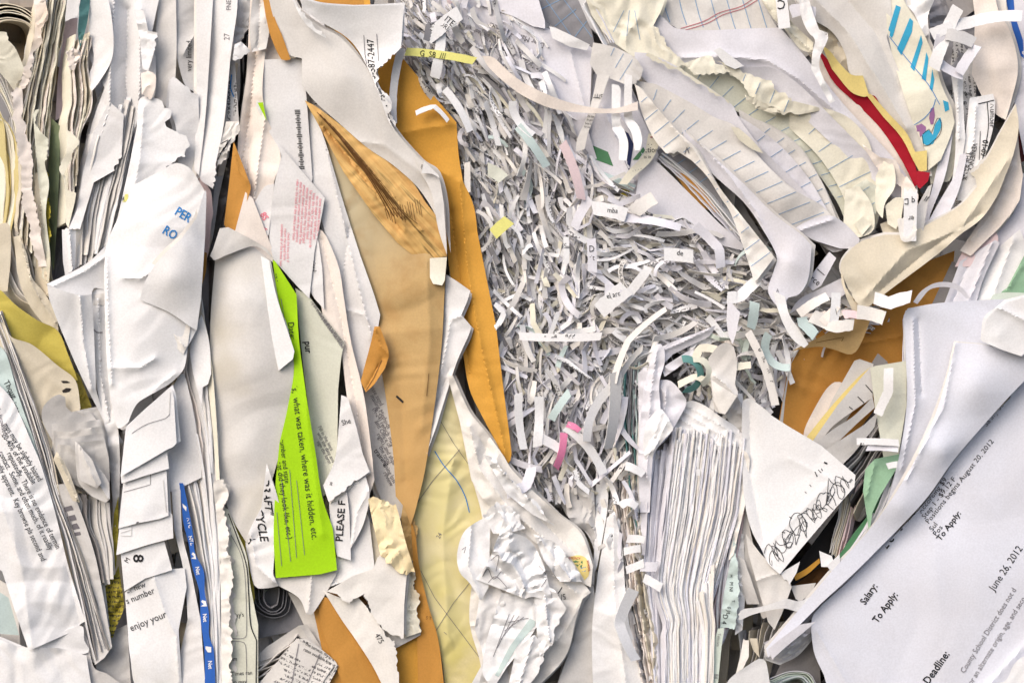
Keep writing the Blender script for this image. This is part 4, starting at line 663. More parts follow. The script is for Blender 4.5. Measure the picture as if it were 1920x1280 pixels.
# ================================================================== upper centre
S('letter_sheet', 'large shaded letter on lilac paper printed with a greeting and paragraphs', 'lav', '800,-30,-20 880,-30,-10 900,8,0 960,30,4s 1050,62,6 1108,88,8 1110,100,8 1108,160,6 1104,250,0 1120,300,-10 1060,290,-14s 980,220,-14s 900,150,-16s 850,90,-18s',
  -4, 'letter', cr=3, sc=110, ridges=[('1070,95 1100,220', 5, 5), ('900,20 1000,200', -6, 20)], curl=2,
  text=[('Dear Marion Teague,', 1022, 82, 201, 14.5, 'inkgrey'), ('to the Committee Sheep and hhsh will take', 1004, 104, 204, 12, 'inkgrey', 0, .75), ('the enclosed request for leave has', 1010, 118, 206, 11, 'inkgrey', 0, .75), ('been reviewed by', 1012, 140, 212, 10, 'inkgrey', 0, .8), ('regular session', 1016, 150, 216, 10, 'inkgrey', 0, .8)])
S('paper_sheet', 'pale sheet lying behind the top edge of the shaded letter', 'lav', '880,-30 1000,-30 1010,0,4 1022,40,6 1022,54,6 1000,50,2 960,30,0 900,10,-4', 4, cr=3, curl=2)
S('torn_scrap', 'white rolled scrap end on the top corner of the shaded letter', 'white', '1040,52,6 1062,62,10 1106,84,10 1100,95,8 1068,88,6 1036,72,4 1030,50,4', 16, 'scrap', cr=3)
S('lined_sheet', 'dark blue grey ruled sheet in the shade behind white scraps', 'steel', '1008,-10,0 1080,-10,0 1110,60,4 1124,130,0 1112,140,-4 1100,88,-6 1060,62,-4 1020,40,-2', -10, 'ruled sheet', cr=5, rules=[('rule', 1.2, 3, '1010,20 1060,-5', '1070,80 1100,40'), ('rule', 1.2, 2, '1020,-5 1080,80', '1050,-10 1110,70')])
S('crumpled_sheet', 'crumpled cream ruled sheet at the top beside dark slits', 'cream', '1095,-10,0 1250,-10,4 1240,20,6s 1232,35,6s 1225,48,8t 1245,70,6t 1262,98,8t 1293,118,6t 1275,125,4t 1250,130,4t 1230,125,2t 1185,105,0 1150,80,0 1130,60,-2 1110,30,0',
  8, 'ruled sheet', cr=8, sc=44, torn=4, curl=3, rules=[('rule', 1, 3, '1150,60 1170,20', '1200,75 1190,20')])
bundle('paper_sheet', 'thin pale sheet edge in the dark slits beside crumpled cream sheet', ['lav', 'white', 'pgrey'], 5, '1092,10 1112,50 1132,88', '1104,-5 1128,36 1150,78', base=8, dj=4, back=(10, -6), depth=80, th=4, group='sheet edges in the dark slits', ends=3)
S('grid_sheet', 'grey ruled school sheet with pale blue lines and a double red margin', 'pgrey', '1190,-30,0 1410,-30,0 1432,10,4 1458,54,4 1440,62,0 1350,70,-4 1280,60,-6 1230,30,-4', -8, 'ruled sheet', cr=5, sc=80,
  rules=[('rule', 1.5, 7, '1242,-12 1246,12s 1256,42', '1418,-12 1440,60 1444,70')], strokes=[('rulered', 1.4, '1276,54s 1320,40s 1350,24s 1390,12s 1420,-8'), ('rulered', 1.4, '1284,57s 1326,44s 1356,28s 1396,15s 1432,-8')])
S('lavender_sheet', 'wide smooth lavender sheet sweeping across the top above the ruled sheets', 'lav', '1188,-10,6 1240,30,4s 1270,54,4s 1330,57,6s 1400,54,6s 1462,52,6 1490,82,8s 1520,120,6s 1560,170,2s 1600,230,0s 1660,300,-2s 1700,350,-6 1660,340,-12 1590,290,-14s 1500,210,-16s 1400,160,-14s 1300,130,-10s 1230,90,-6s 1180,20,0',
  6, cr=3, sc=150, inner='1420,90,14 1350,90,10 1480,150,6', ridges=[('1280,108 1360,106 1440,114 1500,150 1600,240', 7, 9)], curl=2)
S('lavender_sheet', 'lavender sheet fold with a rolled edge under the wide lavender sheet', 'lav', '1338,120,2 1400,126,8s 1450,128,8s 1500,160,8s 1560,220,6s 1640,300,4s 1715,372,0 1700,390,-6 1640,340,-8s 1560,270,-8s 1470,190,-8s 1390,150,-4', 10, cr=3, sc=80, curl=4)
S('paper_strip', 'short white paper tab lying on the lavender sheets', 'white', '1338,95,4 1350,89,6 1395,124,4 1378,130,2 1360,122,2', 26, 'paper tab', cr=1)
# ---- ruled notebook sheets nested
def lined(label, pts, base, a, b, n, m='pgrey', **kw):
    return S('lined_sheet', label, m, pts, base, 'ruled sheet', rules=[('rule', 1.15, n, a, b)]+list(kw.pop('extra', ())), group=None, **kw)
lined('shaded greenish ruled sheet arching behind the other notebook sheets', '1290,98,0 1310,102,4 1345,112,6s 1400,140,6s 1450,180,6s 1520,210,6s 1560,240,6s 1600,300,4s 1625,360,2s 1632,440,0 1600,470,-4 1570,380,-12s 1500,290,-12s 1400,220,-12s 1310,170,-10 1240,120,-8',
      -2, '1308,148 1322,124', '1570,370 1640,352', 13, 'palegreen', cr=4, sc=80, curl=2)
lined('pale greenish ruled sheet with rounded corner among torn cream pieces', '1480,180,0 1500,182,4 1540,200,6s 1590,220,6s 1625,258,6s 1640,300,4 1660,325,2 1655,380,0s 1640,430,0 1590,460,-6 1585,380,-8s 1540,300,-8s 1480,240,-8', 6, '1498,218 1520,190', '1590,385 1660,355', 6, 'cream', cr=5, sc=60, curl=2)
lined('cream ruled sheet with ragged fold in the middle of the notebook sheets', '1335,112,4 1372,122,6t 1412,142,8t 1448,152,6t 1458,172,6t 1490,190,8 1540,205,6s 1500,215,0t 1460,212,0t 1430,196,2t 1405,180,4t 1385,150,4t', 14, '1390,160 1398,140', '1470,210 1480,185', 4, 'cream', cr=5, sc=36, torn=4, curl=4)
S('torn_edge', 'ragged cream torn edge rolled along the notebook sheets', 'cream', '1285,118,4 1330,104,6s 1342,120,6t 1370,135,8t 1300,140,4t', 16, 'torn edge', cr=4, sc=24)
S('torn_edge', 'thin torn cream lip between greenish notebook sheets', 'cream', '1395,175,4t 1430,192,8t 1465,212,6t 1455,216,2 1425,205,0t 1400,190,0', 24, 'torn edge', cr=6, sc=14, torn=4)
lined('narrow ruled sheet edge behind the lilac notebook sheet', '1385,205,4 1410,220,6s 1450,240,6s 1500,280,6s 1540,340,4s 1570,412,2 1560,440,-2 1510,380,-8s 1450,300,-8s 1390,240,-6', 6, '1430,252 1450,236', '1520,395 1572,372', 7, 'pgrey', cr=3, curl=2, strokes=[('ink', 3, '1502,322 1508,332 1514,334')])
lined('second narrow ruled sheet edge nested behind the lilac notebook sheet', '1380,215,4 1420,240,6s 1470,280,6s 1520,340,4s 1560,410,2 1572,442,0 1540,430,-4 1490,360,-8s 1430,290,-8', 10, '1420,265 1440,250', '1520,385 1550,370', 5, 'lav', cr=3, curl=2)
S('lavender_sheet', 'long lilac sheet running between the ruled notebook sheets', 'lav', '1190,98,2 1215,100,6 1260,120,8s 1320,158,8s 1372,196,8s 1386,222,6s 1430,280,6s 1500,350,4s 1560,420,2 1580,470,0 1556,470,-8s 1500,400,-10s 1430,320,-10s 1370,250,-8s 1290,210,-6s 1230,170,-6s 1190,130,-4', 14, cr=2, sc=120, curl=2)
S('cream_edge', 'cream torn rim following the lilac sheet between the notebook sheets', 'cream', '1210,104,4t 1290,144,6t 1372,196,4t 1366,190,6 1290,138,8t 1215,98,6', 26, 'torn edge', cr=3, torn=3)
lined('broad ruled notebook sheet bulging in the middle of the nested sheets', '1185,150,0 1230,158,4 1290,190,6s 1340,220,8s 1380,238,8s 1420,290,10s 1480,350,12s 1540,385,10s 1572,420,8 1610,445,4 1600,466,0 1560,462,-2 1500,440,-6s 1420,390,-6s 1340,320,-6s 1260,250,-6s',
      18, '1225,188 1232,168', '1440,438 1545,398', 13, 'pgrey', cr=3, sc=110, curl=2, inner='1400,320,14 1460,380,14')
S('lavender_sheet', 'curved lilac lower lip of the broad notebook sheet', 'lav', '1486,430,0 1520,412,6s 1556,404,8s 1585,420,6s 1612,448,4 1608,466,0 1575,466,-4 1530,452,-4', 30, cr=2, ridges=[('1500,432 1560,412', 5, 5)])
S('folded_corner', 'curled cream corner lifted from the broad notebook sheet', 'cream', '1370,238,6 1385,240,8 1410,262,8s 1432,288,6 1410,280,2s 1385,262,2', 34, 'folded corner', cr=3)
S('lined_sheet', 'dark shaded ruled sheet behind the tapering ruled strip', 'steel', '1228,285,0 1270,260,0 1330,320,2s 1360,400,0 1330,390,-8 1280,340,-8', -6, 'ruled sheet', cr=3, rules=[('rule', 1.2, 4, '1235,300 1262,282', '1300,350 1330,330')])
S('lavender_sheet', 'smooth white lilac sheet twisting down to a narrow tail over the strips', 'lav', '1278,240,0 1300,262,4s 1345,300,6s 1400,350,8s 1450,400,10s 1500,438,12s 1522,460,10 1516,520,6s 1500,550,4s 1478,558,4 1470,572,4 1462,580,4 1446,560,6s 1440,540,4s 1450,510,2 1456,480,0s 1430,430,-2s 1395,380,-4s 1340,330,-4s 1290,280,-4',
  40, cr=2.5, sc=130, inner='1480,490,16', ridges=[('1305,262 1360,320 1420,400 1452,480', 6, 6)], text=[('A', 1455, 548, 0, 10, 'inkgrey'), ('T', 1458, 556, 0, 8, 'inkgrey')], curl=2)
S('paper_strip', 'narrow tail strip of the twisting lilac sheet crossing the tangle', 'white', '1450,545,2 1472,556,4 1480,590,4s 1500,620,2s 1516,645,0 1508,652,0 1490,640,0s 1470,610,0s 1455,570,0', 48, 'paper strip', cr=1)
lined('bright ruled strip tapering to a point above the shredded strips', '1190,158,0 1200,164,4 1230,200,6s 1270,245,8s 1305,280,8s 1340,340,8s 1395,410,8s 1452,482,8 1420,524,8 1414,528,8 1396,470,4s 1370,400,2s 1352,372,2 1325,330,2s 1296,300,0 1270,284,0t 1248,287,0 1226,260,-2s 1205,215,-4s',
      46, '1192,200 1216,180', '1400,505 1448,470', 13, 'warm', cr=4, sc=60, curl=2, ridges=[('1225,195 1262,240 1300,280 1400,430', 5, 8)], strokes=[('inkgrey', 1.4, '1284,290 1288,276 1292,288')])
# ---- envelopes with green and navy bars
S('white_envelope', 'broad lilac white envelope with a pointed tip over the shredded strips', 'lav', '1200,310,0 1226,298,4 1250,320,6s 1300,370,6s 1350,420,6 1395,460,4 1392,470,0 1340,455,0s 1280,425,-2s 1220,400,-4 1190,380,-6', 4, 'envelope', cr=2, sc=120, curl=2)
bundle('envelope_edge', 'thin envelope edge layered above the lilac white envelope', ['lav', 'grey', 'white'], 4, '1232,298,0 1290,350,2s 1392,462', '1240,290,0 1310,345,2s 1400,450', base=0, dj=4, back=(8, -6), depth=60, th=4, group='layered envelope edges', cat='envelope', ends=2)
S('kraft_sliver', 'dark amber sliver between layered envelope edges', 'orange', '1262,322,0 1290,330,2s 1330,370,2s 1352,402,0 1320,390,-2 1285,355,-2', -4, 'envelope', cr=1)
S('bar_envelope', 'shaded envelope panel crossed by green and navy printed bars', 'lav', '1040,120,-8 1110,100,0 1160,130,2 1195,200,2 1235,290,4 1225,330,2 1236,400,0 1190,380,-4 1130,345,-6 1080,300,-8 1050,220,-8', -8, 'envelope', cr=2, sc=120, ridges=[('1130,200 1190,340', 6, 4), ('1160,210 1225,330', 5, 4), ('1236,300 1200,350', -4, 4)],
  patch=[('dgreen', '1056,238 1100,268 1140,285 1150,312 1118,300 1078,276'), ('navy', '1158,238 1178,250 1188,270 1180,322 1170,300'), ('dgreen', '1186,300 1206,276 1210,282 1196,300'), ('navy', '1010,175 1060,205 1074,228 1040,222'), ('olive', '1150,345 1180,358 1184,372 1160,362')])
S('printed_strip', 'upright printed strip folded beside white curled tabs', 'pgrey', '1120,138,4 1143,142,6 1118,212,6s 1102,250,4 1096,280,2 1080,284,0 1082,262,2s 1100,220,2s 1112,180,2', 20, 'strip', cr=2, text=[('3/5/TL', 1138, 178, 185, 11), ('may', 1112, 213, 10, 8), ('the bank', 1100, 219, 8, 6), ('in print', 1100, 226, 8, 6), ('box list', 1097, 233, 8, 6), ('to use', 1095, 239, 8, 6)], strokes=[('ink', 1, '1112,183 1130,185')])
S('cream_strip', 'short printed cream strip slanting beside the navy bar', 'cream', '1216,250,4 1236,262,4s 1222,300,4s 1190,330,2 1176,346,0 1160,345,0 1180,318,0s 1206,290,2s', 18, 'strip', cr=2, text=[('ction', 1208, 286, 0, 15), ('ts in', 1207, 297, 0, 9), ('. . .', 1208, 272, 0, 14), ('. . . .', 1186, 322, -18, 12)], strokes=[('rulered', 2, '1214,258 1224,257')])
S('ruled_flap', 'rounded pale ruled flap hanging above two white curled tabs', 'pgrey', '1112,80,4 1150,88,6s 1190,108,8s 1206,130,8 1202,145,8t 1190,158,6t 1176,160,4 1140,146,4 1118,140,2 1106,120,0', 22, 'ruled sheet', cr=4, sc=50, rules=[('rule', 1, 3, '1145,105 1152,90', '1162,150 1186,112')], curl=3)
S('curled_tab', 'longer white curled tab hanging beside navy bar', 'white', '1147,158,6 1160,160,8 1164,168,8 1163,228,6s 1172,248,8s 1178,270,12s 1175,302,16 1160,300,14 1160,262,10s 1148,240,6s 1147,200,4s', 38, 'paper tab', cr=1.5, ridges=[('1150,238 1166,240', -6, 6)])
S('curled_tab', 'shorter white curled tab hanging against the rounded ruled flap', 'white', '1171,138,6 1185,142,8 1186,220,6s 1198,238,8s 1204,262,12s 1200,282,14 1190,282,12 1184,250,8s 1171,225,4s 1170,190,4', 42, 'paper tab', cr=1.5, ridges=[('1172,222 1190,226', -6, 6)])
S('paper_strip', 'long beige twisted strip stretched across the white curled tabs', 'skin', '905,105,0 925,108,2s 960,140,4s 1000,165,6s 1060,190,6s 1120,203,8s 1160,202,10s 1196,190,10 1196,207,10 1160,212,10s 1100,212,6s 1040,205,4s 990,185,2s 950,158,0s 915,125,-2s', 46, 'paper strip', cr=2)
# ================================================================== upper right
S('cream_sheet', 'broad pale greyish sheet hanging in soft vertical folds at the top', 'pgrey', '1476,-30,0 1668,-30,10 1672,40,10s 1662,70,8 1680,120,8s 1708,180,8s 1732,250,6s 1748,330,2 1730,330,-4 1700,270,-6s 1650,205,-6s 1610,170,-4s 1590,130,-4 1584,100,-4s 1560,60,-4s 1510,30,-2',
  16, cr=3.5, sc=110, inner='1600,60,2 1640,100,10', ridges=[('1520,-10 1590,60 1640,140 1700,240', 10, 16), ('1580,-10 1640,60 1690,170', -8, 16)], curl=2)
S('cream_sheet', 'grey creased sheet under the pale folded sheet beside yellow paper', 'page', '1500,0 1560,60 1600,120,2 1625,150,0 1600,150,-6 1560,110,-8 1520,60,-6', 4, cr=8, sc=26)
S('cream_edge', 'cream curled sheet edge bordering the wide lavender sheet at the top', 'cream', '1420,-10,0 1448,-10,4 1470,25,6s 1498,55,6s 1525,80,4 1524,100,2 1500,92,-2s 1475,60,-2s 1450,35,-2s', 20, cr=6, sc=40, ridges=[('1430,0 1480,60 1520,95', 6, 4)], curl=2)
S('paper_strip', 'white strip printed with two round letters at the top edge', 'white', '1452,-20,4 1474,-20,6 1482,52,8 1460,55,8', 40, 'paper strip', cr=1, text=[('CC', 1473, 0, 180, 26)])
S('paper_strip', 'forked white strip dangling over lavender sheets beside yellow paper', 'white', '1498,-10,4 1512,-10,6s 1520,10,8s 1530,40,10s 1536,56,10 1552,62,10 1553,72,8s 1538,105,6 1536,125,4s 1545,150,4 1560,180,2 1566,190,2 1556,194,0 1548,180,0s 1532,150,2s 1521,130,4 1523,100,6s 1528,75,8s 1515,60,6s 1502,30,4s', 46, 'paper strip', cr=3, sc=22)
S('paper_strip', 'short curled white strip bridging the forked strip at the top', 'lav', '1480,12,4s 1500,8,6s 1530,14,6 1528,34,4s 1510,28,6s 1486,34,4', 38, 'paper strip', cr=2)
S('red_envelope', 'deep red paper wedge running down between lavender and yellow sheets', 'red', '1530,88,0 1545,104,4s 1575,138,4s 1600,172,6s 1622,182,8 1640,180,8s 1660,215,8s 1700,270,8s 1716,310,6s 1722,345,4 1715,350,0 1690,300,-4s 1650,240,-6s 1600,190,-6s 1560,150,-6s', 12.5, 'red paper', cr=2, sc=90, curl=2)
S('pinkish_sheet', 'pinkish white sheet lying close along the lower side of the deep red wedge', 'skin', '1522,92,0 1532,98,4s 1552,125,6s 1590,175,6s 1640,222,6s 1700,300,4s 1722,345,2 1718,372,0 1700,352,-4s 1650,300,-6s 1580,225,-6s 1535,150,-6s', 0, cr=3, curl=1)
S('pinkish_sheet', 'lilac white sheet nested under the pinkish sheet near the deep red wedge', 'lav', '1518,120,0 1545,150,4s 1590,205,6s 1650,268,6s 1690,315,4s 1712,352,0 1700,375,-4 1650,325,-6s 1590,262,-6s 1540,190,-6s', 4, cr=3, curl=2, torn=3)
S('red_tip', 'small bright red folded tip at the foot of the yellow paper', 'red', '1719,320,4 1744,324,8 1740,340,6 1725,354,4 1720,350,2', 34, 'red paper', cr=1)
S('yellow_sheet', 'yellow paper with curved edge tucked above the deep red wedge', 'gold', '1540,84,0 1556,96,4s 1575,120,6s 1596,140,8s 1618,142,8 1630,180,8 1620,182,6s 1595,172,2s 1560,130,-2', 16, 'yellow paper', cr=2, curl=2)
S('yellow_sheet', 'thin yellow edge running down to the small red tip', 'gold', '1624,178,0 1632,176,4s 1668,215,6s 1700,250,6s 1716,285,6 1738,282,8 1738,320,6 1724,322,4 1712,300,2s 1690,258,0s 1655,218,-2', 22, 'yellow paper', cr=2)
S('drawing_sheet', 'cream child drawing sheet with blue stripes and a little blue and purple bundle', 'cream', '1658,-30,4 1690,-30,6 1694,0,8s 1725,50,10s 1748,100,8s 1766,160,6s 1784,200,6 1790,230,2 1780,262,4 1764,300,4 1740,320,0 1738,290,0s 1712,230,-2s 1680,130,-4s 1664,60,0',
  24, 'drawing', cr=3.5, sc=80, curl=2, inner='1730,180,12',
  patch=[('cblue', '1652,-20 1664,-20 1662,4 1653,6'), ('cblue', '1680,10 1689,14 1675,66 1672,72 1664,62'), ('cblue', '1706,34 1712,40 1710,60 1690,104 1682,92'), ('cblue', '1727,66 1730,80 1714,134 1707,126'), ('cblue', '1737,98 1741,110 1736,152 1728,148'), ('cblue', '1748,130 1752,150 1748,172 1743,166'), ('cblue', '1768,188 1778,192 1780,206 1772,210'),
         ('cblue', '1728,253 1735,246 1742,244 1749,253 1753,234 1763,220 1766,230 1763,244 1749,270 1731,275'), ('purple', '1745,234 1742,222 1745,204 1751,201 1753,216 1750,233'), ('purple', '1714,247 1717,236 1728,232 1736,238 1736,247 1725,258 1717,256')],
  strokes=[('inkblue', 1.3, '1662,62s 1700,110s 1740,158s 1762,196'), ('inkblue', 1.3, '1712,236s 1735,220s 1750,200s 1754,186'), ('ink', 1, '1730,252 1742,242 1746,250 1758,222s 1765,232s 1762,252s 1742,272 1732,274 1729,254'), ('purple', 1, '1721,246s 1728,240s 1730,248s')])
S('paper_sheet', 'pale yellow stained paper corner beneath the child drawing', 'cream', '1738,282,2 1762,300,4 1780,262,6 1790,235,2 1800,300,0 1780,340,0 1745,345,-2', 6, cr=4)
S('curled_sheet', 'crumpled white sheet ends curling beside the child drawing', 'white', '1690,-30,0 1760,-30,6 1752,0,8s 1740,30,8s 1742,62,8 1732,70,4s 1716,30,2s 1700,10,0', 28, cr=8, sc=36, curl=3)
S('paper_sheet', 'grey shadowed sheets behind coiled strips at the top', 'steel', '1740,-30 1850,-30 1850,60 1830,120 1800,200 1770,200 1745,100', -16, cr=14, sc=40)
S('paper_sheet', 'dark printed grey sheet tip at the top beside the cream page', 'dgrey', '1760,-30,0 1830,-30,4 1826,20,6 1800,40,4 1784,30,2', -2, cr=5, text=[('N', 1764, 14, 30, 16)])
S('cream_sheet', 'tall cream page curving down at the top beside coiled strips', 'skin', '1820,-30,0 1862,-30,4 1872,20,8s 1892,55,10s 1906,100,10s 1908,140,8s 1896,190,6 1886,225,4 1868,215,0s 1845,190,-6 1822,140,-8 1826,90,-6s 1828,30,-4', 14, cr=5, sc=80, curl=2, inner='1870,130,16')
S('paper_sheet', 'narrow sheet edges with a blue band at the top corner', 'warm', '1860,-30,0 1884,-30,4 1888,20,4s 1900,90,2 1895,100,-4 1875,40,-4', 6, cr=2)
S('blue_band_sheet', 'white sheet with a blue band along its edge in the top corner', 'lav', '1880,-30,0 1940,-30,8 1940,140,6 1915,110,2 1900,70,2s 1890,20,0', 0, cr=2, patch=[('blue', '1885,-20 1899,-20 1903,30 1918,75 1920,110 1914,105 1900,60 1888,10')])
S('white_sheet', 'pale sheet standing along the side edge below the blue band', 'lav', '1906,100,0 1940,90,6 1940,300,6 1920,290,4 1908,230,2 1900,180,0', -4, cr=4)
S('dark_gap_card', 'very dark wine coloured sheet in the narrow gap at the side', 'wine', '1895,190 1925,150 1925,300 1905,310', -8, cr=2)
S('newspaper', 'small print sheet rolled behind the coupon with a ruled box', 'grey:news', '1790,60,0 1830,120,4 1830,200,4 1840,330,0 1800,420,-6 1770,400,-8 1785,250,-4 1778,160,-4', -6, 'newspaper', cr=8, sc=40, uvrot=85, text=[('and', 1770, 178, 5, 20), ('un', 1802, 196, 0, 12, 'ink', 1), ('your', 1802, 176, 10, 11), ('(cell', 1786, 222, 85, 11)])
S('coupon', 'white printed coupon with a ruled corner and upright heading', 'white', '1818,184,4 1862,176,8 1866,192,8 1862,240,8s 1848,290,6s 1832,340,4 1815,380,0 1795,375,-4 1800,320,0s 1812,240,0', 18, 'coupon', cr=3, sc=60, ridges=[('1830,200 1826,260 1810,330', 7, 5)],
  strokes=[('ink', 1.6, '1834,195 1864,188'), ('ink', 1.6, '1851,192 1853,240s 1842,300s 1830,345'), ('ink', 1.2, '1838,246 1836,300')], text=[('Number', 1857, 194, 92, 15), ('01-09', 1843, 262, 98, 15, 'ink', 1), ('VENIENCE', 1824, 268, 100, 13), ('THE BANK', 1811, 284, 98, 13)])
S('folded_strip', 'white folded strip standing among rolled newsprint', 'white', '1782,132,4 1806,134,6 1806,190,4s 1810,260,2 1800,330,0 1786,400,-4 1776,390,-6 1790,300,-2s 1792,200,0', 22, 'folded strip', cr=2, ridges=[('1795,135 1798,260', 6, 4)])
S('folded_strip', 'long lilac pleat slanting up from the torn cream sheet', 'lav', '1768,250,4 1780,240,6 1785,260,6s 1772,330,4s 1745,400,2 1735,440,0 1712,440,-4 1740,380,-2s 1758,310,0', 18, 'folded strip', cr=3)
S('folded_strip', 'second lilac pleat leaning on rolled newsprint', 'lav', '1800,290,4 1812,290,6s 1800,350,6s 1780,400,4 1745,440,2 1726,442,0 1760,380,-2s 1790,330,0', 24, 'folded strip', cr=3, sc=40)
# ---- cream torn swoop
S('torn_cream_sheet', 'long thick cream sheet sweeping upward with torn brown edge', 'page', '1905,196,6 1910,240,10s 1900,290,10s 1885,330,8s 1868,370,8s 1840,410,8s 1800,440,8 1760,475,8s 1700,520,8s 1660,550,6s 1625,578,4 1612,574,6t 1598,555,6t 1588,535,8 1578,510,10s 1578,490,10s 1598,465,8s 1620,450,6s 1660,440,6 1700,438,6s 1750,415,4s 1800,385,2s 1832,350,0 1830,338,-2t 1820,325,0t 1848,300,2s 1875,250,4s',
  40, cr=6, sc=90, torn=3, inner='1650,500,18 1750,450,14 1860,340,10', ridges=[('1620,560 1700,470 1800,430 1890,300', 8, 14), ('1650,545 1740,470 1840,400', -6, 8)], curl=4)
S('paper_sheet', 'underside edge of the thick cream sheet with brown torn rim', 'page:stain', '1576,500,0 1586,540,4t 1600,560,4t 1616,580,2 1600,585,0 1588,560,-4 1578,530,-4', 34, cr=4, torn=4)
S('paper_sheet', 'pinkish white sheet rising behind the cream sweep near the side', 'skin', '1862,350,0 1905,290,4 1912,330,4 1905,380,4s 1880,420,4s 1850,450,2 1820,480,0 1800,470,-4 1840,410,-4', 20, cr=4, curl=2, ridges=[('1900,310 1860,400 1820,450', 6, 6)])
S('white_sheet', 'pale sheet with a sharp bend at the side edge', 'skin', '1906,225,0 1912,290,4 1918,330,4 1912,375,4 1890,410,0 1880,370,-4 1895,300,-4', 26, cr=3)
S('white_sheet', 'broad pinkish lilac sheet filling the side below the sharp bend', 'lav', '1940,300,4 1940,470,4 1900,500,0 1860,540,-4 1830,520,-8 1860,450,-6 1900,400,-4 1915,330,0', 4, cr=4, sc=80)
S('pink_sheet', 'pale pink printed slip tucked under the cream sweep', 'pink', '1820,440,0 1862,425,4 1872,450,4s 1858,480,4 1820,500,2 1790,500,-2', 14, 'slip', cr=2, text=[('ge', 1852, 446, -40, 11)])
S('folded_sheet', 'white folded sheet standing like a pleat above the big white letters', 'lav', '1800,490,0 1866,450,6 1875,455,6 1845,520,4s 1830,570,2 1768,575,0 1785,530,-2', 16, cr=3, ridges=[('1860,456 1815,570', 6, 4), ('1822,480 1785,570', -5, 5)])
S('folded_sheet', 'pale folded sheet column curving behind the pleat above the big white letters', 'white', '1865,470,0 1912,430,8 1930,470,6 1880,560,4 1830,570,0 1845,520,0', 8, cr=3, ridges=[('1900,450 1860,560', 8, 10)])
S('green_sheet', 'mint green sheet corner at the side edge', 'green', '1888,540,0 1925,470,4 1940,460,4 1940,570,2 1860,570,0 1880,545,-2', 18, 'green paper', cr=3, ridges=[('1915,500 1888,545', 5, 4)])
S('green_sheet', 'lighter mint fold lying above the big white letters', 'mint', '1862,552,2 1885,548,4s 1940,550,6 1940,575,4 1850,575,0', 26, 'green paper', cr=2)
S('paper_strip', 'thin pale strip arched over the amber envelope back', 'lav', '1712,566,4 1728,545,8s 1755,530,10s 1785,530,8s 1805,540,6s 1818,558,4 1812,560,2s 1798,546,4s 1775,538,6s 1745,542,6s 1728,560,4s 1720,570,2', 40, 'paper strip', cr=1)
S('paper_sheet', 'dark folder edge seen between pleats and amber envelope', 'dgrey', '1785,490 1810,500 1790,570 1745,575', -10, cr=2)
# ---- torn cream pieces in the crook
for i, (lab, pts, b, k, kw) in enumerate((
  ('cream torn piece curled like a cup at the foot of the pale sheets', '1642,330,0 1660,300,4s 1676,312,8s 1678,350,8s 1660,380,6s 1655,410,4 1642,390,-2s', 26, 'cream', {}),
  ('beige torn piece curling beside the cream cup', '1660,385,0 1680,370,6s 1695,372,8 1690,410,4 1680,430,2 1664,420,0', 30, 'cream', {}),
  ('ragged pinkish white sheet with torn end above the cream cup', '1616,270,0 1650,295,4 1680,300,6t 1690,325,6t 1712,345,4 1720,360,2 1700,365,0t 1680,345,0t 1660,340,0t 1640,310,-2', 24, 'skin', {}),
  ('pale rumpled ruled scrap beside the cream cup', '1600,350,0 1625,335,4t 1648,352,6t 1642,400,4t 1620,430,4t 1590,450,0 1585,400,-4', 22, 'palegreen', dict(rules=[('rule', 1, 2, '1600,370 1630,350', '1605,400 1640,380')])),
  ('yellowish torn ruled piece at the foot of the notebook sheets', '1585,355,0t 1612,350,4 1635,385,6s 1638,430,6s 1610,445,4s 1580,440,0', 28, 'cream', {}),
  ('small triangular cream torn piece near the pale coil', '1602,420,0 1618,405,4 1634,420,4 1616,442,4', 36, 'cream', {}),
  ('cream rounded torn piece resting on the thick cream sheet', '1682,412,2t 1712,400,4t 1718,440,6s 1708,452,4s 1690,450,4s', 62, 'warm', {}),
  ('beige underside piece in the crook of the torn scraps', '1650,420,0 1690,405,2 1700,440,0 1660,450,-4', 20, 'page', {}),
  ('pinkish torn sheet end leaning on the deep red wedge', '1700,330,4 1712,345,6 1722,365,8t 1712,400,4 1690,385,0 1690,350,0', 30, 'skin', {}))):
    S('torn_piece', lab, k, pts, b, 'torn piece', cr=4, sc=34, curl=4, torn=3, **kw)
S('printed_strip', 'white notched strip with upside down letters above the cream sweep', 'white', '1695,352,4 1702,358,6 1708,352,6 1714,360,6 1720,354,6 1718,452,8 1694,452,8', 60, 'strip', cr=1, text=[('q D', 1716, 372, 180, 17), ('er', 1714, 405, 180, 15)])
S('grey_slip', 'grey printed slip folded beside the notched strip', 'grey', '1718,390,0 1740,350,6 1748,345,6 1740,380,4 1730,440,4 1716,440,0', 46, 'slip', cr=3, text=[('//', 1732, 376, 20, 14, 'ink', 1)])
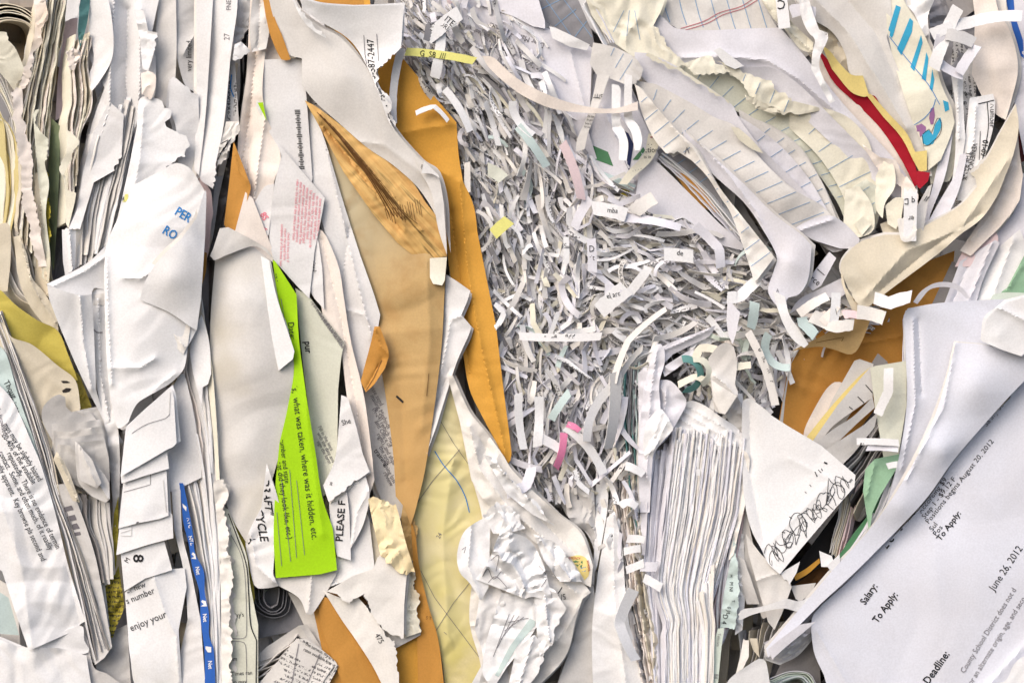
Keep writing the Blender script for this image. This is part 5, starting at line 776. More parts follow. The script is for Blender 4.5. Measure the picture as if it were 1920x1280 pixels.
# ================================================================== right: manila, pocket, green, big letters
S('manila_envelope', 'amber envelope interior panel beside the big white letters', 'orange', '1600,560,-4 1700,505,0 1790,470,0 1785,520,-2 1750,570,-4 1700,590,-8 1694,660,-10 1690,700,-14 1600,820,-16 1520,840,-8 1470,800,-2 1460,790,0 1478,690,0s 1490,660,0 1530,630,-2', -22, 'envelope', cr=6, sc=90, ridges=[('1610,645 1690,630', 3, 3), ('1460,790 1540,840', 4, 6)])
S('manila_edge', 'grey lining edge of the amber envelope', 'pgrey', '1462,790,0 1470,740,2s 1480,690,4s 1492,660,4s 1500,652,2 1482,684,0 1472,750,-2 1468,792,-2', -6, 'envelope', cr=1)
S('manila_flap', 'tan turned flap at the mouth of the amber envelope', 'tan', '1484,658,0 1520,640,6 1560,620,8 1622,585,8 1632,600,8 1616,640,8s 1604,660,8s 1590,664,6s 1560,654,4s 1530,650,2s', 6, 'envelope flap', cr=3, sc=60, strokes=[('brown', 1, '1530,642 1570,634 1582,632 1578,640')], curl=3)
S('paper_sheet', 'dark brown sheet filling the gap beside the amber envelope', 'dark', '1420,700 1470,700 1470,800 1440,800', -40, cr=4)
S('paper_sheet', 'pale pinkish scrap standing inside the amber envelope', 'skin', '1506,830,0 1510,800,2s 1545,735,4s 1565,716,6s 1582,718,6 1576,740,2s 1540,790,0s 1515,832,-2', -6, cr=3, curl=2)
S('grey_sheet', 'grey card rising from the pocket in the amber envelope', 'pgrey', '1530,820,0 1560,750,2 1602,676,4 1612,673,4 1638,682,4 1630,720,0 1560,830,-4', 2, cr=2, curl=1)
S('yellow_tab', 'thin yellow sheet edge leaning in the amber envelope pocket', 'gold', '1505,828,0 1560,760,2s 1608,708,4s 1632,688,4 1615,715,4 1560,780,2s 1522,830,0', 10, 'yellow paper', cr=1)
S('tick_sheet', 'grey sheet with four short black tick marks in the pocket', 'grey', '1524,826,0 1570,760,4 1630,690,6 1638,720,6 1636,745,4 1600,770,2s 1560,800,0s 1535,835,-2', 16, cr=2, strokes=[('ink', 1.6, '1623,721 1636,736'), ('ink', 1.6, '1608,743 1620,755'), ('ink', 1.6, '1592,762 1602,770'), ('ink', 1.6, '1576,780 1582,785')])
S('grey_sheet', 'dark grey card tip behind the pocket sheets', 'dgrey', '1632,684 1646,662 1664,678 1668,700 1640,730', 0, cr=2)
S('grey_sheet', 'curved grey sheet under the tick marked sheet', 'grey', '1524,835,0 1560,806,6s 1600,780,6s 1636,744,6 1640,764,4 1600,800,0s 1550,850,-2', 26, cr=2, curl=2)
S('grey_sheet', 'second curved grey sheet with worn edge in the pocket', 'grey', '1540,848,0 1580,822,6s 1620,796,6 1646,772,6 1640,800,2 1600,850,0 1575,875,0 1550,862,0', 32, cr=3, curl=2, torn=3, strokes=[('ink', 2, '1570,824 1576,822')])
bundle('black_page', 'dark printed page edge crammed in the pocket corner', ['dgrey', 'steel', 'page', 'dark', 'grey'], 8, '1575,880,0 1610,850 1650,790', '1600,960,0 1630,900 1670,830', base=6, dj=5, back=(6, 4), depth=60, th=4, group='dark page edges in the pocket corner', ends=4)
S('pale_green_sheet', 'pale grey green sheet standing between pocket and big white letters', 'palegreen', '1632,690,2 1640,686,4 1700,676,6 1700,760,4 1685,850,2 1660,880,0 1652,830,0 1640,760,0', 28, 'green paper', cr=2, inner='')
S('green_sheet', 'green sheet curling below the pale grey green sheet', 'green', '1640,860,2 1690,850,4 1680,880,4 1650,930,4s 1636,960,4 1630,1000,2 1618,920,0 1622,880,0', 30, 'green paper', cr=4, curl=3, ridges=[('1640,870 1625,930', 6, 5)])
S('green_sheet', 'darker green sheet slanting down between pages and big white letters', 'dgreen', '1600,1000,0 1640,950,4 1690,860,4 1680,900,2 1640,990,0 1590,1060,-2 1500,1170,-6 1560,1060,-4', 18, 'green paper', cr=4, curl=2)
bundle('leafed_page', 'thin page fanned beside the darker green sheet', ['page', 'pgrey', 'grey', 'pink', 'skin'], 9, '1576,920,0 1572,970 1555,1030', '1620,890,0 1600,960 1575,1050', base=0, dj=5, back=(8, 4), depth=70, th=3, group='thin fanned pages beside the green sheet', ends=6)
S('paper_sheet', 'sheet painted black for the shadow under the scribbled card edge', 'black', '1500,1050 1590,930 1600,960 1540,1060 1470,1110', -24, cr=3)  # shadow below the card is put into the black colour
S('yellow_strip', 'yellow plastic strip bent in the dark under the scribbled card', 'amber', '1488,1078,0 1510,1066,4s 1536,1046,4 1538,1054,4 1515,1075,2s 1492,1088,0', 4, 'strip', cr=1)
# ---- big white letters
bundle('letter_edge', 'white letter edge in the stack behind the big white letters', ['lav', 'white', 'lav', 'white'], 8, '1694,620,0 1692,740 1672,860s 1620,990s 1520,1120s 1450,1205', '1700,585,0 1704,740 1688,870s 1640,990s 1540,1120s 1470,1190', base=20, dj=5, back=(14, 8), depth=90, th=4, wob=1, group='letter edges behind the big white letters', cat='letter', ends=4)
S('white_letter', 'big blank white letter hanging down behind the rolled letter', 'cool', '1694,592,4 1702,578,8 1760,568,8s 1850,562,8 1900,560,8 1885,640,6 1800,660,4 1780,760,0s 1740,900,-6s 1660,1020,-8s 1560,1110,-10 1640,1000,0s 1680,880,4s 1700,760,6s 1698,660,4',
  34, 'letter', cr=3, sc=120, ridges=[('1712,600 1716,760 1690,880', 5, 4), ('1722,600 1728,740', -4, 4)], curl=2)
S('folded_corner', 'crumpled white corner of the blank letter at the side', 'white', '1842,640,4 1850,600,8s 1870,578,8 1890,566,6 1940,552,6 1940,664,6t 1916,668,6 1880,656,6s', 78, 'folded corner', cr=2.5, sc=80, ridges=[('1872,576 1920,600', 6, 6)], curl=2)
S('rolled_letter', 'rolled white letter crossing diagonally over the printed job notice', 'cool', '1792,642,8 1840,645,10 1920,666,12 1945,660,12 1945,690,10 1900,735,6s 1850,790,4s 1790,860,4s 1740,930,4s 1690,985,4s 1600,1075,4s 1540,1130,4 1500,1170,4 1440,1232,2 1436,1215,0 1500,1140,2s 1560,1070,2s 1640,980,6s 1700,890,10s 1745,800,12s 1775,710,12s 1788,660,10s',
  50, 'letter', cr=2.5, sc=150, inner='1830,720,24 1770,850,22 1690,950,18', curl=1, ridges=[('1792,645 1770,760 1700,900', 4, 5)])
S('job_notice', 'large printed job notice with salary and deadline headings', 'cool', '1945,660,-4 1900,740,2 1850,790,2s 1790,862,4s 1740,935,4s 1690,990,4s 1600,1080,6s 1540,1134,8 1522,1160,8s 1526,1220,8s 1545,1265,8 1560,1320,8 1945,1320,8 1960,900,6',
  24, 'letter', cr=2.5, sc=150, inner='1750,1100,16', curl=1, wav=4, ridges=[('1530,1180 1600,1300', 3, 5), ('1930,1200 1850,1290', 5, 8)],
  text=[('According $9.', 1727, 963, -52, 13.5, 'ink', 0, 1.1), ('Step 1 - $9.12 F', 1734, 973, -52, 13.5, 'ink', 0, 1.1), ('Positions begins August 20, 2012', 1741, 982, -51.5, 13.5, 'ink', 0, 1.1), ('Salary schedules:', 1850, 800, -51, 13.5, 'inkgrey', 0, 1.1), ('Sul', 1748, 996, -52, 13.5, 'ink', 0, 1.1), ('Pos', 1755, 1005, -52, 13.5, 'ink', 0, 1.1), ('To Apply:', 1763, 1014, -53, 15, 'ink', 1, 1.1),
        ('Elementary', 1662, 1030, -52, 24, 'ink', 1), ('Salary:', 1622, 1134, -56, 19, 'ink', 1), ('To Apply:', 1645, 1168, -54, 19, 'ink', 1), ('June 26, 2012', 1864, 1108, -56, 20), ('Deadline:', 1741, 1283, -55, 21, 'ink', 1),
        ('County School District does not d', 1808, 1262, -58, 15, 'inkgrey'), ('or an alternate origin, age, and seco', 1822, 1284, -58, 15, 'inkgrey')])
S('letter_corner', 'bent white letter corner at the lowest side edge', 'white', '1945,1215,0 1945,1330,6 1820,1330,4 1850,1285,6s 1885,1275,8s 1905,1240,6s', 42, 'folded corner', cr=3, curl=2)
S('letter_roll', 'pale lilac page end rolled where the letters narrow', 'lav', '1440,1216,0 1462,1198,6 1500,1170,6 1530,1165,4 1500,1190,6 1470,1215,4 1448,1235,0', 60, 'page end', cr=2)
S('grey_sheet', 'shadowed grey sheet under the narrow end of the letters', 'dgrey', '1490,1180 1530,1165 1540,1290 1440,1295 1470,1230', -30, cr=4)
# ================================================================== thick pack of white pages
bundle('lavender_page', 'lavender page edge bordering the thick pack of white pages', ['lav', 'lav', 'purple', 'lav', 'cool', 'lav'], 10, '1206,860 1204,960 1208,1080s 1222,1180 1228,1295', '1262,830 1244,960 1230,1080s 1232,1180 1238,1295', base=4, dj=7, back=(10, 0), depth=110, th=5, wob=1.6, group='lavender page edges', ends=8)
MATS_B = ['white', 'white', 'cool', 'lav', 'warm', 'white']
bundle('packed_page', 'white page of the thick pack bent in a kink near its foot', MATS_B, 72, '1264,812 1246,960 1232,1100s 1250,1168s 1246,1190 1248,1300', '1400,822 1384,960 1345,1098s 1334,1140s 1338,1160 1336,1300', base=22, dj=2.4, back=(-6, 0), depth=110, th=3.0, wob=1.0, jit=.3, group='thick pack of white pages', ends=16, torn=2)
bundle('packed_page', 'white page at the square end of the thick pack', ['warm', 'white'], 7, '1310,1120 1316,1150s 1320,1170 1318,1280', '1340,1060 1338,1140s 1340,1160 1336,1290', base=34, dj=3, back=(-6, 0), depth=60, th=5, wob=1.2, group='square end of the thick pack', ends=5)
bundle('lavender_page', 'faint lavender page edge along the right flank of the thick pack', ['lav', 'lav', 'pink', 'white'], 9, '1346,1080 1340,1150 1342,1230', '1394,960 1378,1060s 1362,1180 1356,1240', base=8, dj=5, back=(6, 0), depth=90, th=4, wob=1.4, group='lavender pages on the pack flank', ends=6)
S('crushed_sheet', 'lumpy white crushed top of the thick pack of pages', 'white', '1268,780,-10 1290,752,-4s 1318,758,0s 1350,780,4s 1380,800,4s 1398,822,6 1390,836,14t 1340,842,16t 1300,846,14t 1262,840,8 1258,810,-2', 6, 'crushed paper', cr=3.5, sc=44, torn=3, ridges=[('1280,770 1380,835', 6, 5), ('1290,762 1395,822', 5, 4), ('1275,785 1350,835', 6, 5), ('1262,800 1310,838', 5, 5)], curl=2)
S('pack_edge_fold', 'folded white page edge sticking out beside the thick pack', 'warm', '1390,840,4 1402,850,8s 1406,862,6 1400,930,4s 1375,1040,2 1366,1050,0 1384,950,-2 1392,880,-2', 22, 'paper edge', cr=4, sc=30, torn=3)
S('torn_scrap', 'tiny white paper crumb caught on the upper pack of pages', 'white', '1305,880 1314,878 1312,892 1306,890', 44, 'scrap', cr=2)
for i, (lab, pts, k, b, rg) in enumerate((
  ('tall lavender folded sheet crest rising beside the pack of pages', '1222,664,0 1232,645,6s 1244,650,8s 1246,680,8s 1236,720,6s 1238,780,6s 1224,860,4s 1218,960,0 1200,960,-6 1196,860,-4 1204,740,-2', 'lav', 24, [('1232,655 1220,740 1212,900', 7, 5)]),
  ('lilac sheet bulging outwards beneath the lavender crest', '1236,712,0 1258,714,6s 1280,738,8s 1287,756,8s 1270,790,6s 1252,820,4s 1232,840,0 1222,850,-4 1226,780,-4', 'lav', 18, [('1250,722 1240,830', 6, 6)]),
  ('white pleated sheet folding over the lavender edges', '1238,766,4s 1262,800,8s 1262,806,8 1240,830,4s 1226,850,0 1216,880,-4 1206,840,-4s 1212,790,0', 'white', 30, [('1240,775 1218,850', 5, 4), ('1252,790 1225,845', 5, 4)]),
  ('bluish lavender sheet stripe descending beside the pack', '1196,700,0 1212,690,6s 1222,760,6s 1212,850,6s 1214,960,4 1210,1040,0 1202,1040,-4 1200,900,-6', 'lav', 14, []),
  ('lilac shredded sheaf edge slanting above the lavender crest', '1240,650,0 1262,640,6 1310,622,6s 1342,610,4 1330,630,2s 1290,650,0s 1262,664,-2 1246,680,-4', 'lav', 16, [('1250,655 1330,618', 5, 4)]),
  ('pinkish lilac folded tab above the bulging sheet', '1240,690,0 1280,664,6 1300,652,6 1302,664,6 1270,690,4 1246,706,0', 'lav', 24, []))):
    S('lavender_fold', lab, k, pts, b, 'folded sheet', cr=5, sc=34, curl=3, ridges=rg)
bundle('teal_page', 'dark teal creased page edge between strips and lavender folds', ['dteal', 'steel', 'teal', 'dgrey'], 8, '1170,700 1172,800s 1180,900 1196,1010', '1200,680 1192,760s 1192,860 1200,960', base=6, dj=6, back=(4, 0), depth=90, th=4, wob=3, group='dark teal page edges', ends=8, torn=4)
bundle('crushed_edge', 'ragged grey page edge in the crushed column beside the thick pack', ['page', 'pgrey', 'grey', 'dgrey', 'skin', 'steel'], 13, '1152,860 1150,960s 1168,1100 1190,1220 1212,1290', '1190,860 1196,980s 1214,1100 1224,1180 1236,1290', base=2, dj=10, back=(6, 0), depth=100, th=4, wob=4, group='ragged crushed page edges', ends=20, torn=8)
# lower: teal ticket, curls, card
S('ticket', 'pale teal torn ticket with small upright marks beside the thick pack', 'teal', '1376,1005,2t 1384,1060,6t 1386,1100,6t 1382,1150,6t 1376,1180,4t 1366,1176,4 1350,1176,0 1356,1120,-2s 1370,1050,-2', 20, 'ticket', cr=4, sc=30, torn=3, text=[('M', 1368, 1076, 90, 8), ('M NI', 1368, 1090, 92, 10), ('T', 1372, 1124, 90, 8), ('0 J/L', 1364, 1136, 98, 10), ('D 4', 1356, 1150, 100, 14)])
S('ticket', 'longer pale blue ticket lying lower with faint small text', 'mint', '1346,1178,2 1358,1176,4 1352,1220,4s 1345,1295,4 1318,1295,0 1330,1230,0s', 26, 'ticket', cr=3, text=[('Telecom', 1346, 1186, 96, 8, 'inkgrey'), ('Bill', 1340, 1262, 95, 9, 'inkgrey')])
S('torn_sheet', 'whitish sheet edge filling beside the teal tickets', 'white', '1372,1000 1394,1000 1398,1110 1392,1180 1378,1190 1384,1110', 4, cr=6, sc=24, torn=4)
S('sheet_backdrop', 'shaded greenish grey sheet under the scribbled card', 'grey', '1376,900,0 1396,930,4s 1410,1010,4s 1430,1080,2s 1450,1150,0 1430,1160,-4 1398,1080,-6', 4, cr=3)
S('scribbled_card', 'large white card with a line of black scribbled loops along its edge', 'white', '1392,752,0 1405,746,4s 1436,768,4 1446,778,4s 1480,800,6 1540,835,8 1604,890,10 1602,912,10 1560,960,10s 1500,1030,10 1462,1076,8 1440,1055,8s 1428,1030,4s 1408,990,0s 1395,930,-2s 1390,830,-2',
  30, 'card', cr=2.5, sc=120, ridges=[('1405,760 1408,900 1440,1050', -5, 10), ('1480,860 1560,900 1500,960 1425,1036', 2, 6)], curl=1,
  strokes=[('ink', 1.15, [(1437+t*0.157*1.0*1000/1000+ (12*math.cos(t*0.06)+4*math.sin(t*.13)), 1052-t*0.162+ ((15+10*math.sin(t*.017+1))*math.sin(t*0.06+.5)+5*math.cos(t*.17)), 0, 's') for t in range(0, 960, 8)]),
           ('ink', 1.0, [(1440+t*0.155+ (7*math.cos(-t*0.11)+6*math.sin(t*.037)), 1050-t*0.16+ (12*math.sin(t*0.125)), 0, 's') for t in range(0, 940, 9)]),
           ('ink', 3, '1545,866 1551,869'), ('ink', 1.6, '1528,884 1532,893'), ('ink', 1.3, '1534,880 1540,886'), ('ink', 1.6, '1540,878 1542,882'), ('ink', 1.2, '1518,908 1521,912'), ('ink', 1.2, '1509,921 1512,924'), ('ink', 1.6, '1480,968 1485,972'), ('ink', 1.6, '1466,997 1472,998')])
S('card_backing', 'long grey card end reaching below the scribbled card', 'pgrey', '1398,1000,0 1425,1036,4 1460,1074,6 1482,1090,6 1484,1100,6s 1466,1150,2 1452,1180,0 1440,1165,0 1424,1110,0s 1404,1040,-2', 22, 'card', cr=3, ridges=[('1412,1090 1482,1066', 3, 4)], curl=1)
S('grey_sheet', 'narrow grey sheet strip slanting behind the grey card end', 'grey', '1384,1040,0 1396,1050,4 1410,1090,4 1424,1132,0 1400,1132,-4 1392,1100,-4', 10, cr=4)
S('folded_corner', 'white torn corner folded beneath the scribbled card tip', 'white', '1463,1074,2 1500,1052,6 1494,1072,4 1480,1096,2t 1470,1086,2', 30, 'folded corner', cr=3)
S('paper_ribbon', 'broad white ribbon waving across beneath the scribbled card', 'white', '1384,1160,4t 1392,1142,6s 1420,1138,8s 1450,1130,10s 1475,1122,12s 1500,1126,8s 1530,1110,8s 1552,1085,12 1558,1080,10s 1552,1108,6s 1530,1136,4s 1500,1146,6s 1470,1140,10s 1440,1144,8s 1410,1152,6s 1388,1162,4', 44, 'paper ribbon', cr=2, sc=50)
S('torn_scrap', 'white torn triangular scrap above the broad white ribbon', 'white', '1536,1032,4 1560,1042,6 1562,1050,4 1552,1062,4 1540,1062,0', 34, 'scrap', cr=2)
S('torn_scrap', 'second white torn scrap touching the darker green sheet', 'white', '1550,1060,4 1574,1038,6 1576,1060,4 1568,1082,2', 38, 'scrap', cr=2)
S('paper_sheet', 'grey triangular sheet end above the broad white ribbon', 'grey', '1482,1098,0 1530,1092,4 1522,1110,4 1500,1128,2 1492,1122,0', 16, cr=2)
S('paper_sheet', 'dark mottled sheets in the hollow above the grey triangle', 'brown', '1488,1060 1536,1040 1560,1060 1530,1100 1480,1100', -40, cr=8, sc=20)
bundle('narrow_page', 'narrow grey page curving through the dark hollow beside the tickets', ['dgrey', 'steel', 'grey', 'page'], 8, '1384,1180 1388,1230s 1380,1290', '1462,1160 1440,1220s 1420,1290', base=-30, dj=10, back=(8, 0), depth=90, th=4, wob=4, group='narrow grey pages in the dark hollow', ends=12)
for i in range(6):
    S('wavy_page', ('topmost', 'second', 'third', 'fourth', 'fifth', 'lowest')[i]+' wavy white page end fanned below the broad white ribbon', ('lav', 'white')[i % 2], f'1432,{1204+i*5},4s 1440,{1200+i*5},8s 1470,{1196+i*4},10s 1510,{1178+i*2},10s 1545,{1160},6 1548,{1166},2 1500,{1200+i*5},0s 1462,{1226+i*4},0 1436,{1212+i*5},0', 14-i*4, cr=5, sc=16, curl=2, torn=2, group='wavy white page ends')
S('torn_scrap', 'thin white upright paper shard in the dark hollow', 'warm', '1394,1196,2t 1404,1200,4 1404,1230,4 1388,1262,2 1376,1275,0 1388,1230,0', 14, 'scrap', cr=3)
S('torn_scrap', 'beige shard beside the thin white upright shard', 'page', '1405,1196 1420,1196 1424,1232 1412,1218', 6, 'scrap', cr=3)
S('rounded_sheet', 'large rounded white sheet corner rising at the bottom edge', 'white', '1350,1300,0 1370,1270,4s 1400,1248,8s 1424,1234,8s 1436,1240,6s 1446,1295,2 1440,1310,0', 30, cr=2, curl=2)
bundle('plastic_sleeve', 'pale clear sleeve edge curved at the bottom edge beside the rounded sheet', ['teal:gloss', 'lav:gloss', 'mint:gloss'], 6, '1444,1295 1470,1278s 1500,1270s 1522,1295', '1444,1270 1480,1258s 1516,1262s 1530,1282', base=10, dj=3, back=(0, 6), depth=60, th=3, wob=1, group='clear sleeve edges', cat='plastic sleeve', ends=1)
S('beige_curl', 'tall beige paper curl twisting above the thick pack', 'pgrey', '1328,672,0 1345,650,6s 1362,642,10s 1376,650,8 1382,680,6s 1378,720,6 1384,740,4s 1372,765,4 1356,776,0s 1340,770,-2 1334,730,0s', 40, 'paper curl', cr=3, sc=60, ridges=[('1340,705 1360,720 1380,742', 7, 6)], curl=3)
S('beige_curl', 'white folded triangle hanging from the beige paper curl', 'warm', '1334,712,2 1352,724,6 1382,742,6 1360,776,4 1350,774,0 1338,750,0', 50, 'paper curl', cr=2)
S('grey_sheet', 'shaded greenish sheet between beige curl and scribbled card', 'pgrey', '1356,770,0 1380,740,4 1392,760,4 1394,810,4 1390,826,0 1372,800,-4', 12, cr=6, sc=24)
S('paper_sheet', 'bluish shaded sheet stretched above the torn scraps near the amber envelope', 'lav', '1478,590,0 1500,560,4s 1540,540,6s 1580,520,6 1584,552,4s 1540,560,2s 1510,570,0', 14, cr=4, sc=50, curl=2)
S('printed_slip', 'white slip with a fold line standing in the dark beside the twisting lilac sheet', 'lav', '1555,472,4 1568,484,6 1540,535,4 1524,545,0 1510,530,-2', 20, 'slip', cr=1, strokes=[('ink', 1.4, '1532,504 1546,516')], text=[('rce', 1518, 524, 38, 17)])
S('triangle_strip', 'pale folded diamond shaped strip end over the tangle of strips', 'lav', '1364,566,4 1372,568,6 1388,586,8 1380,625,6 1374,645,4 1366,630,2 1362,600,2', 44, 'folded strip', cr=1)
# ================================================================== the river of shredded strips
def shred_material(name, col, pr):
    if name in MATS: return
    PAL[name] = col; m = mat(name + ':' + ('print' if pr else 'plain'))
ZONE = np.array([(752, -20), (900, -20), (1000, 60), (1040, 170), (1110, 300), (1200, 370), (1330, 430), (1420, 480), (1450, 560), (1400, 600), (1330, 625), (1230, 655), (1205, 700), (1190, 800),
                 (1200, 960), (1212, 1120), (1230, 1295), (1190, 1295), (1160, 1100), (1130, 960), (1080, 960), (1010, 920), (955, 870), (950, 800), (935, 680), (915, 560), (895, 440), (866, 330), (855, 230), (800, 170), (755, 100)], float)
ZONE2 = np.array([(1290, 650), (1340, 620), (1400, 590), (1470, 580), (1560, 560), (1640, 575), (1620, 610), (1500, 655), (1470, 700), (1440, 760), (1400, 770), (1340, 770), (1290, 740)], float)
def flow(x, y, r):
    """main direction of the strips at a place (radians, clockwise from the picture's x axis)"""
    if y < 330: return math.radians(56) + r.gauss(0, .30)
    if x > 1120 and y < 640: return math.radians(12) + r.gauss(0, .48)
    if y < 520: return math.radians(78) + r.gauss(0, .34)
    if y < 700: return r.choice((math.radians(85), math.radians(80), math.radians(8), math.radians(-55), math.radians(65))) + r.gauss(0, .35)
    if y < 900: return math.radians(96) + r.gauss(0, .5)
    return math.radians(86) + r.gauss(0, .3)
RS = random.Random(4242)
def place(zone):
    lo, hi = zone.min(0), zone.max(0)
    while True:
        x = RS.uniform(lo[0], hi[0]); y = RS.uniform(lo[1], hi[1])
        if pip(zone, np.array([x]), np.array([y]))[0]: return x, y
WH = ['white', 'white', 'lav', 'lav', 'warm', 'pgrey', 'grey', 'grey:print', 'white:print', 'lav:print', 'white:print', 'pgrey:print']
def where(x, y):
    if x > 1290 and y > 560: return 'between beige curl and amber envelope'
    if y < 150: return 'beside the phone number sheet'
    if y < 330: return 'beside the shaded letter'
    if x > 1120 and y < 640: return 'below the lilac white envelope'
    if y < 500: return 'along the middle of the amber envelope'
    if y < 700: return 'in the widest part of the tangle'
    if y < 900: return 'beside the amber envelope tip'
    return 'in the narrow foot of the tangle'
NAMES = dict(white='bright white', lav='lilac white', warm='warm white', pgrey='pale grey', grey='grey', steel='dark grey', teal='pale teal', mint='mint', pink='pink', hotpink='bright pink', mark='lemon yellow', cream='cream', dteal='dark teal', skin='beige', palegreen='pale green')
# the mass underneath: too many to count, one object
Vs, Fs, MI, UV = [], [], [], []; keys = WH + ['steel', 'cream', 'cool']; base = 0
for i in range(8200):
    z2 = i % 9 == 0; x, y = place(ZONE2 if z2 else ZONE)
    lay = i/8200; d = -66 + 62*lay + RS.uniform(-12, 12)
    if z2: d -= 12
    ln = RS.uniform(25, 100); w = RS.uniform(4, 10.5) if y > 330 or z2 else RS.uniform(4, 8.5)
    if not z2 and (y > 900 or x < 900): ln *= .6
    V, F, U = ribbon(x, y, d, ln, w, flow(x, y, RS), RS.gauss(0, .6), RS.gauss(0, .7), RS.gauss(0, 1.3), RS.gauss(0, .12), RS.uniform(0, .4), 1.0, i)
    k = RS.choice(keys if lay > .45 else keys+['grey', 'grey', 'pgrey', 'lav']); kid = keys.index(k)
    Vs += V; UV += U; Fs += [[q+base for q in f] for f in F]; MI += [kid]*len(F); base += len(V)
o = link('shredded_paper', W(np.array(Vs)), Fs, MI, keys, UV, smooth=True); props(o, 'deep tangled mass of shredded office paper strips', 'shredded paper', kind='stuff')
# the strips that lie on top, each one a thing
def strip(x, y, d, ln, w, a, turn, roll, rturn, wave, key, label, seed, group='shredded paper strips', dive=0):
    V, F, U = ribbon(x, y, d, ln, w, a, turn, roll, rturn, dive, wave, 1.1, seed, step=6)
    o = link('shredded_strip', W(np.array(V)), F, None, [key], U); props(o, label, 'paper strip', group); return o
ncount = 0
for i in range(262):
    z2 = i % 7 == 3; x, y = place(ZONE2 if z2 else ZONE)
    if y > 1120 and i % 3: y -= 300
    w = RS.uniform(6, 12.5); ln = RS.uniform(40, 100)
    if x < 905 or y > 880: ln *= .6
    if z2: ln *= .75
    key = RS.choice(WH); q = RS.random()
    if z2: key = RS.choice(['warm', 'warm', 'pgrey', 'cream', 'white', 'warm', 'mint', 'skin', 'warm', 'white:print', 'white'])
    elif q < .015: key = 'teal'
    elif q < .03: key = 'pink'
    elif q < .04: key = 'cream'
    elif .2 < q < .45 and x > 1000 and y > 330: key = 'lav'
    turn = RS.gauss(0, .5) if RS.random() < .9 else RS.choice((-2.6, 2.4, 1.8)); roll = RS.uniform(-.8, .8)
    k0 = key.split(':')[0]; sh = 'long' if ln > 78 else ('short' if ln < 50 else 'medium'); cu = 'curled' if abs(turn) > 1.6 else 'nearly flat' if abs(turn) < .5 else 'bent'
    strip(x, y, RS.uniform(2, 26)-(10 if z2 else 0), ln, w, flow(x, y, RS), turn, roll, RS.gauss(0, 1.0), RS.uniform(0, .45), key,
          f'{sh} {cu} {NAMES[k0]} {"printed " if ":" in key else ""}shredded strip {where(x, y)}', i+5000, group='shredded strips '+where(x, y))
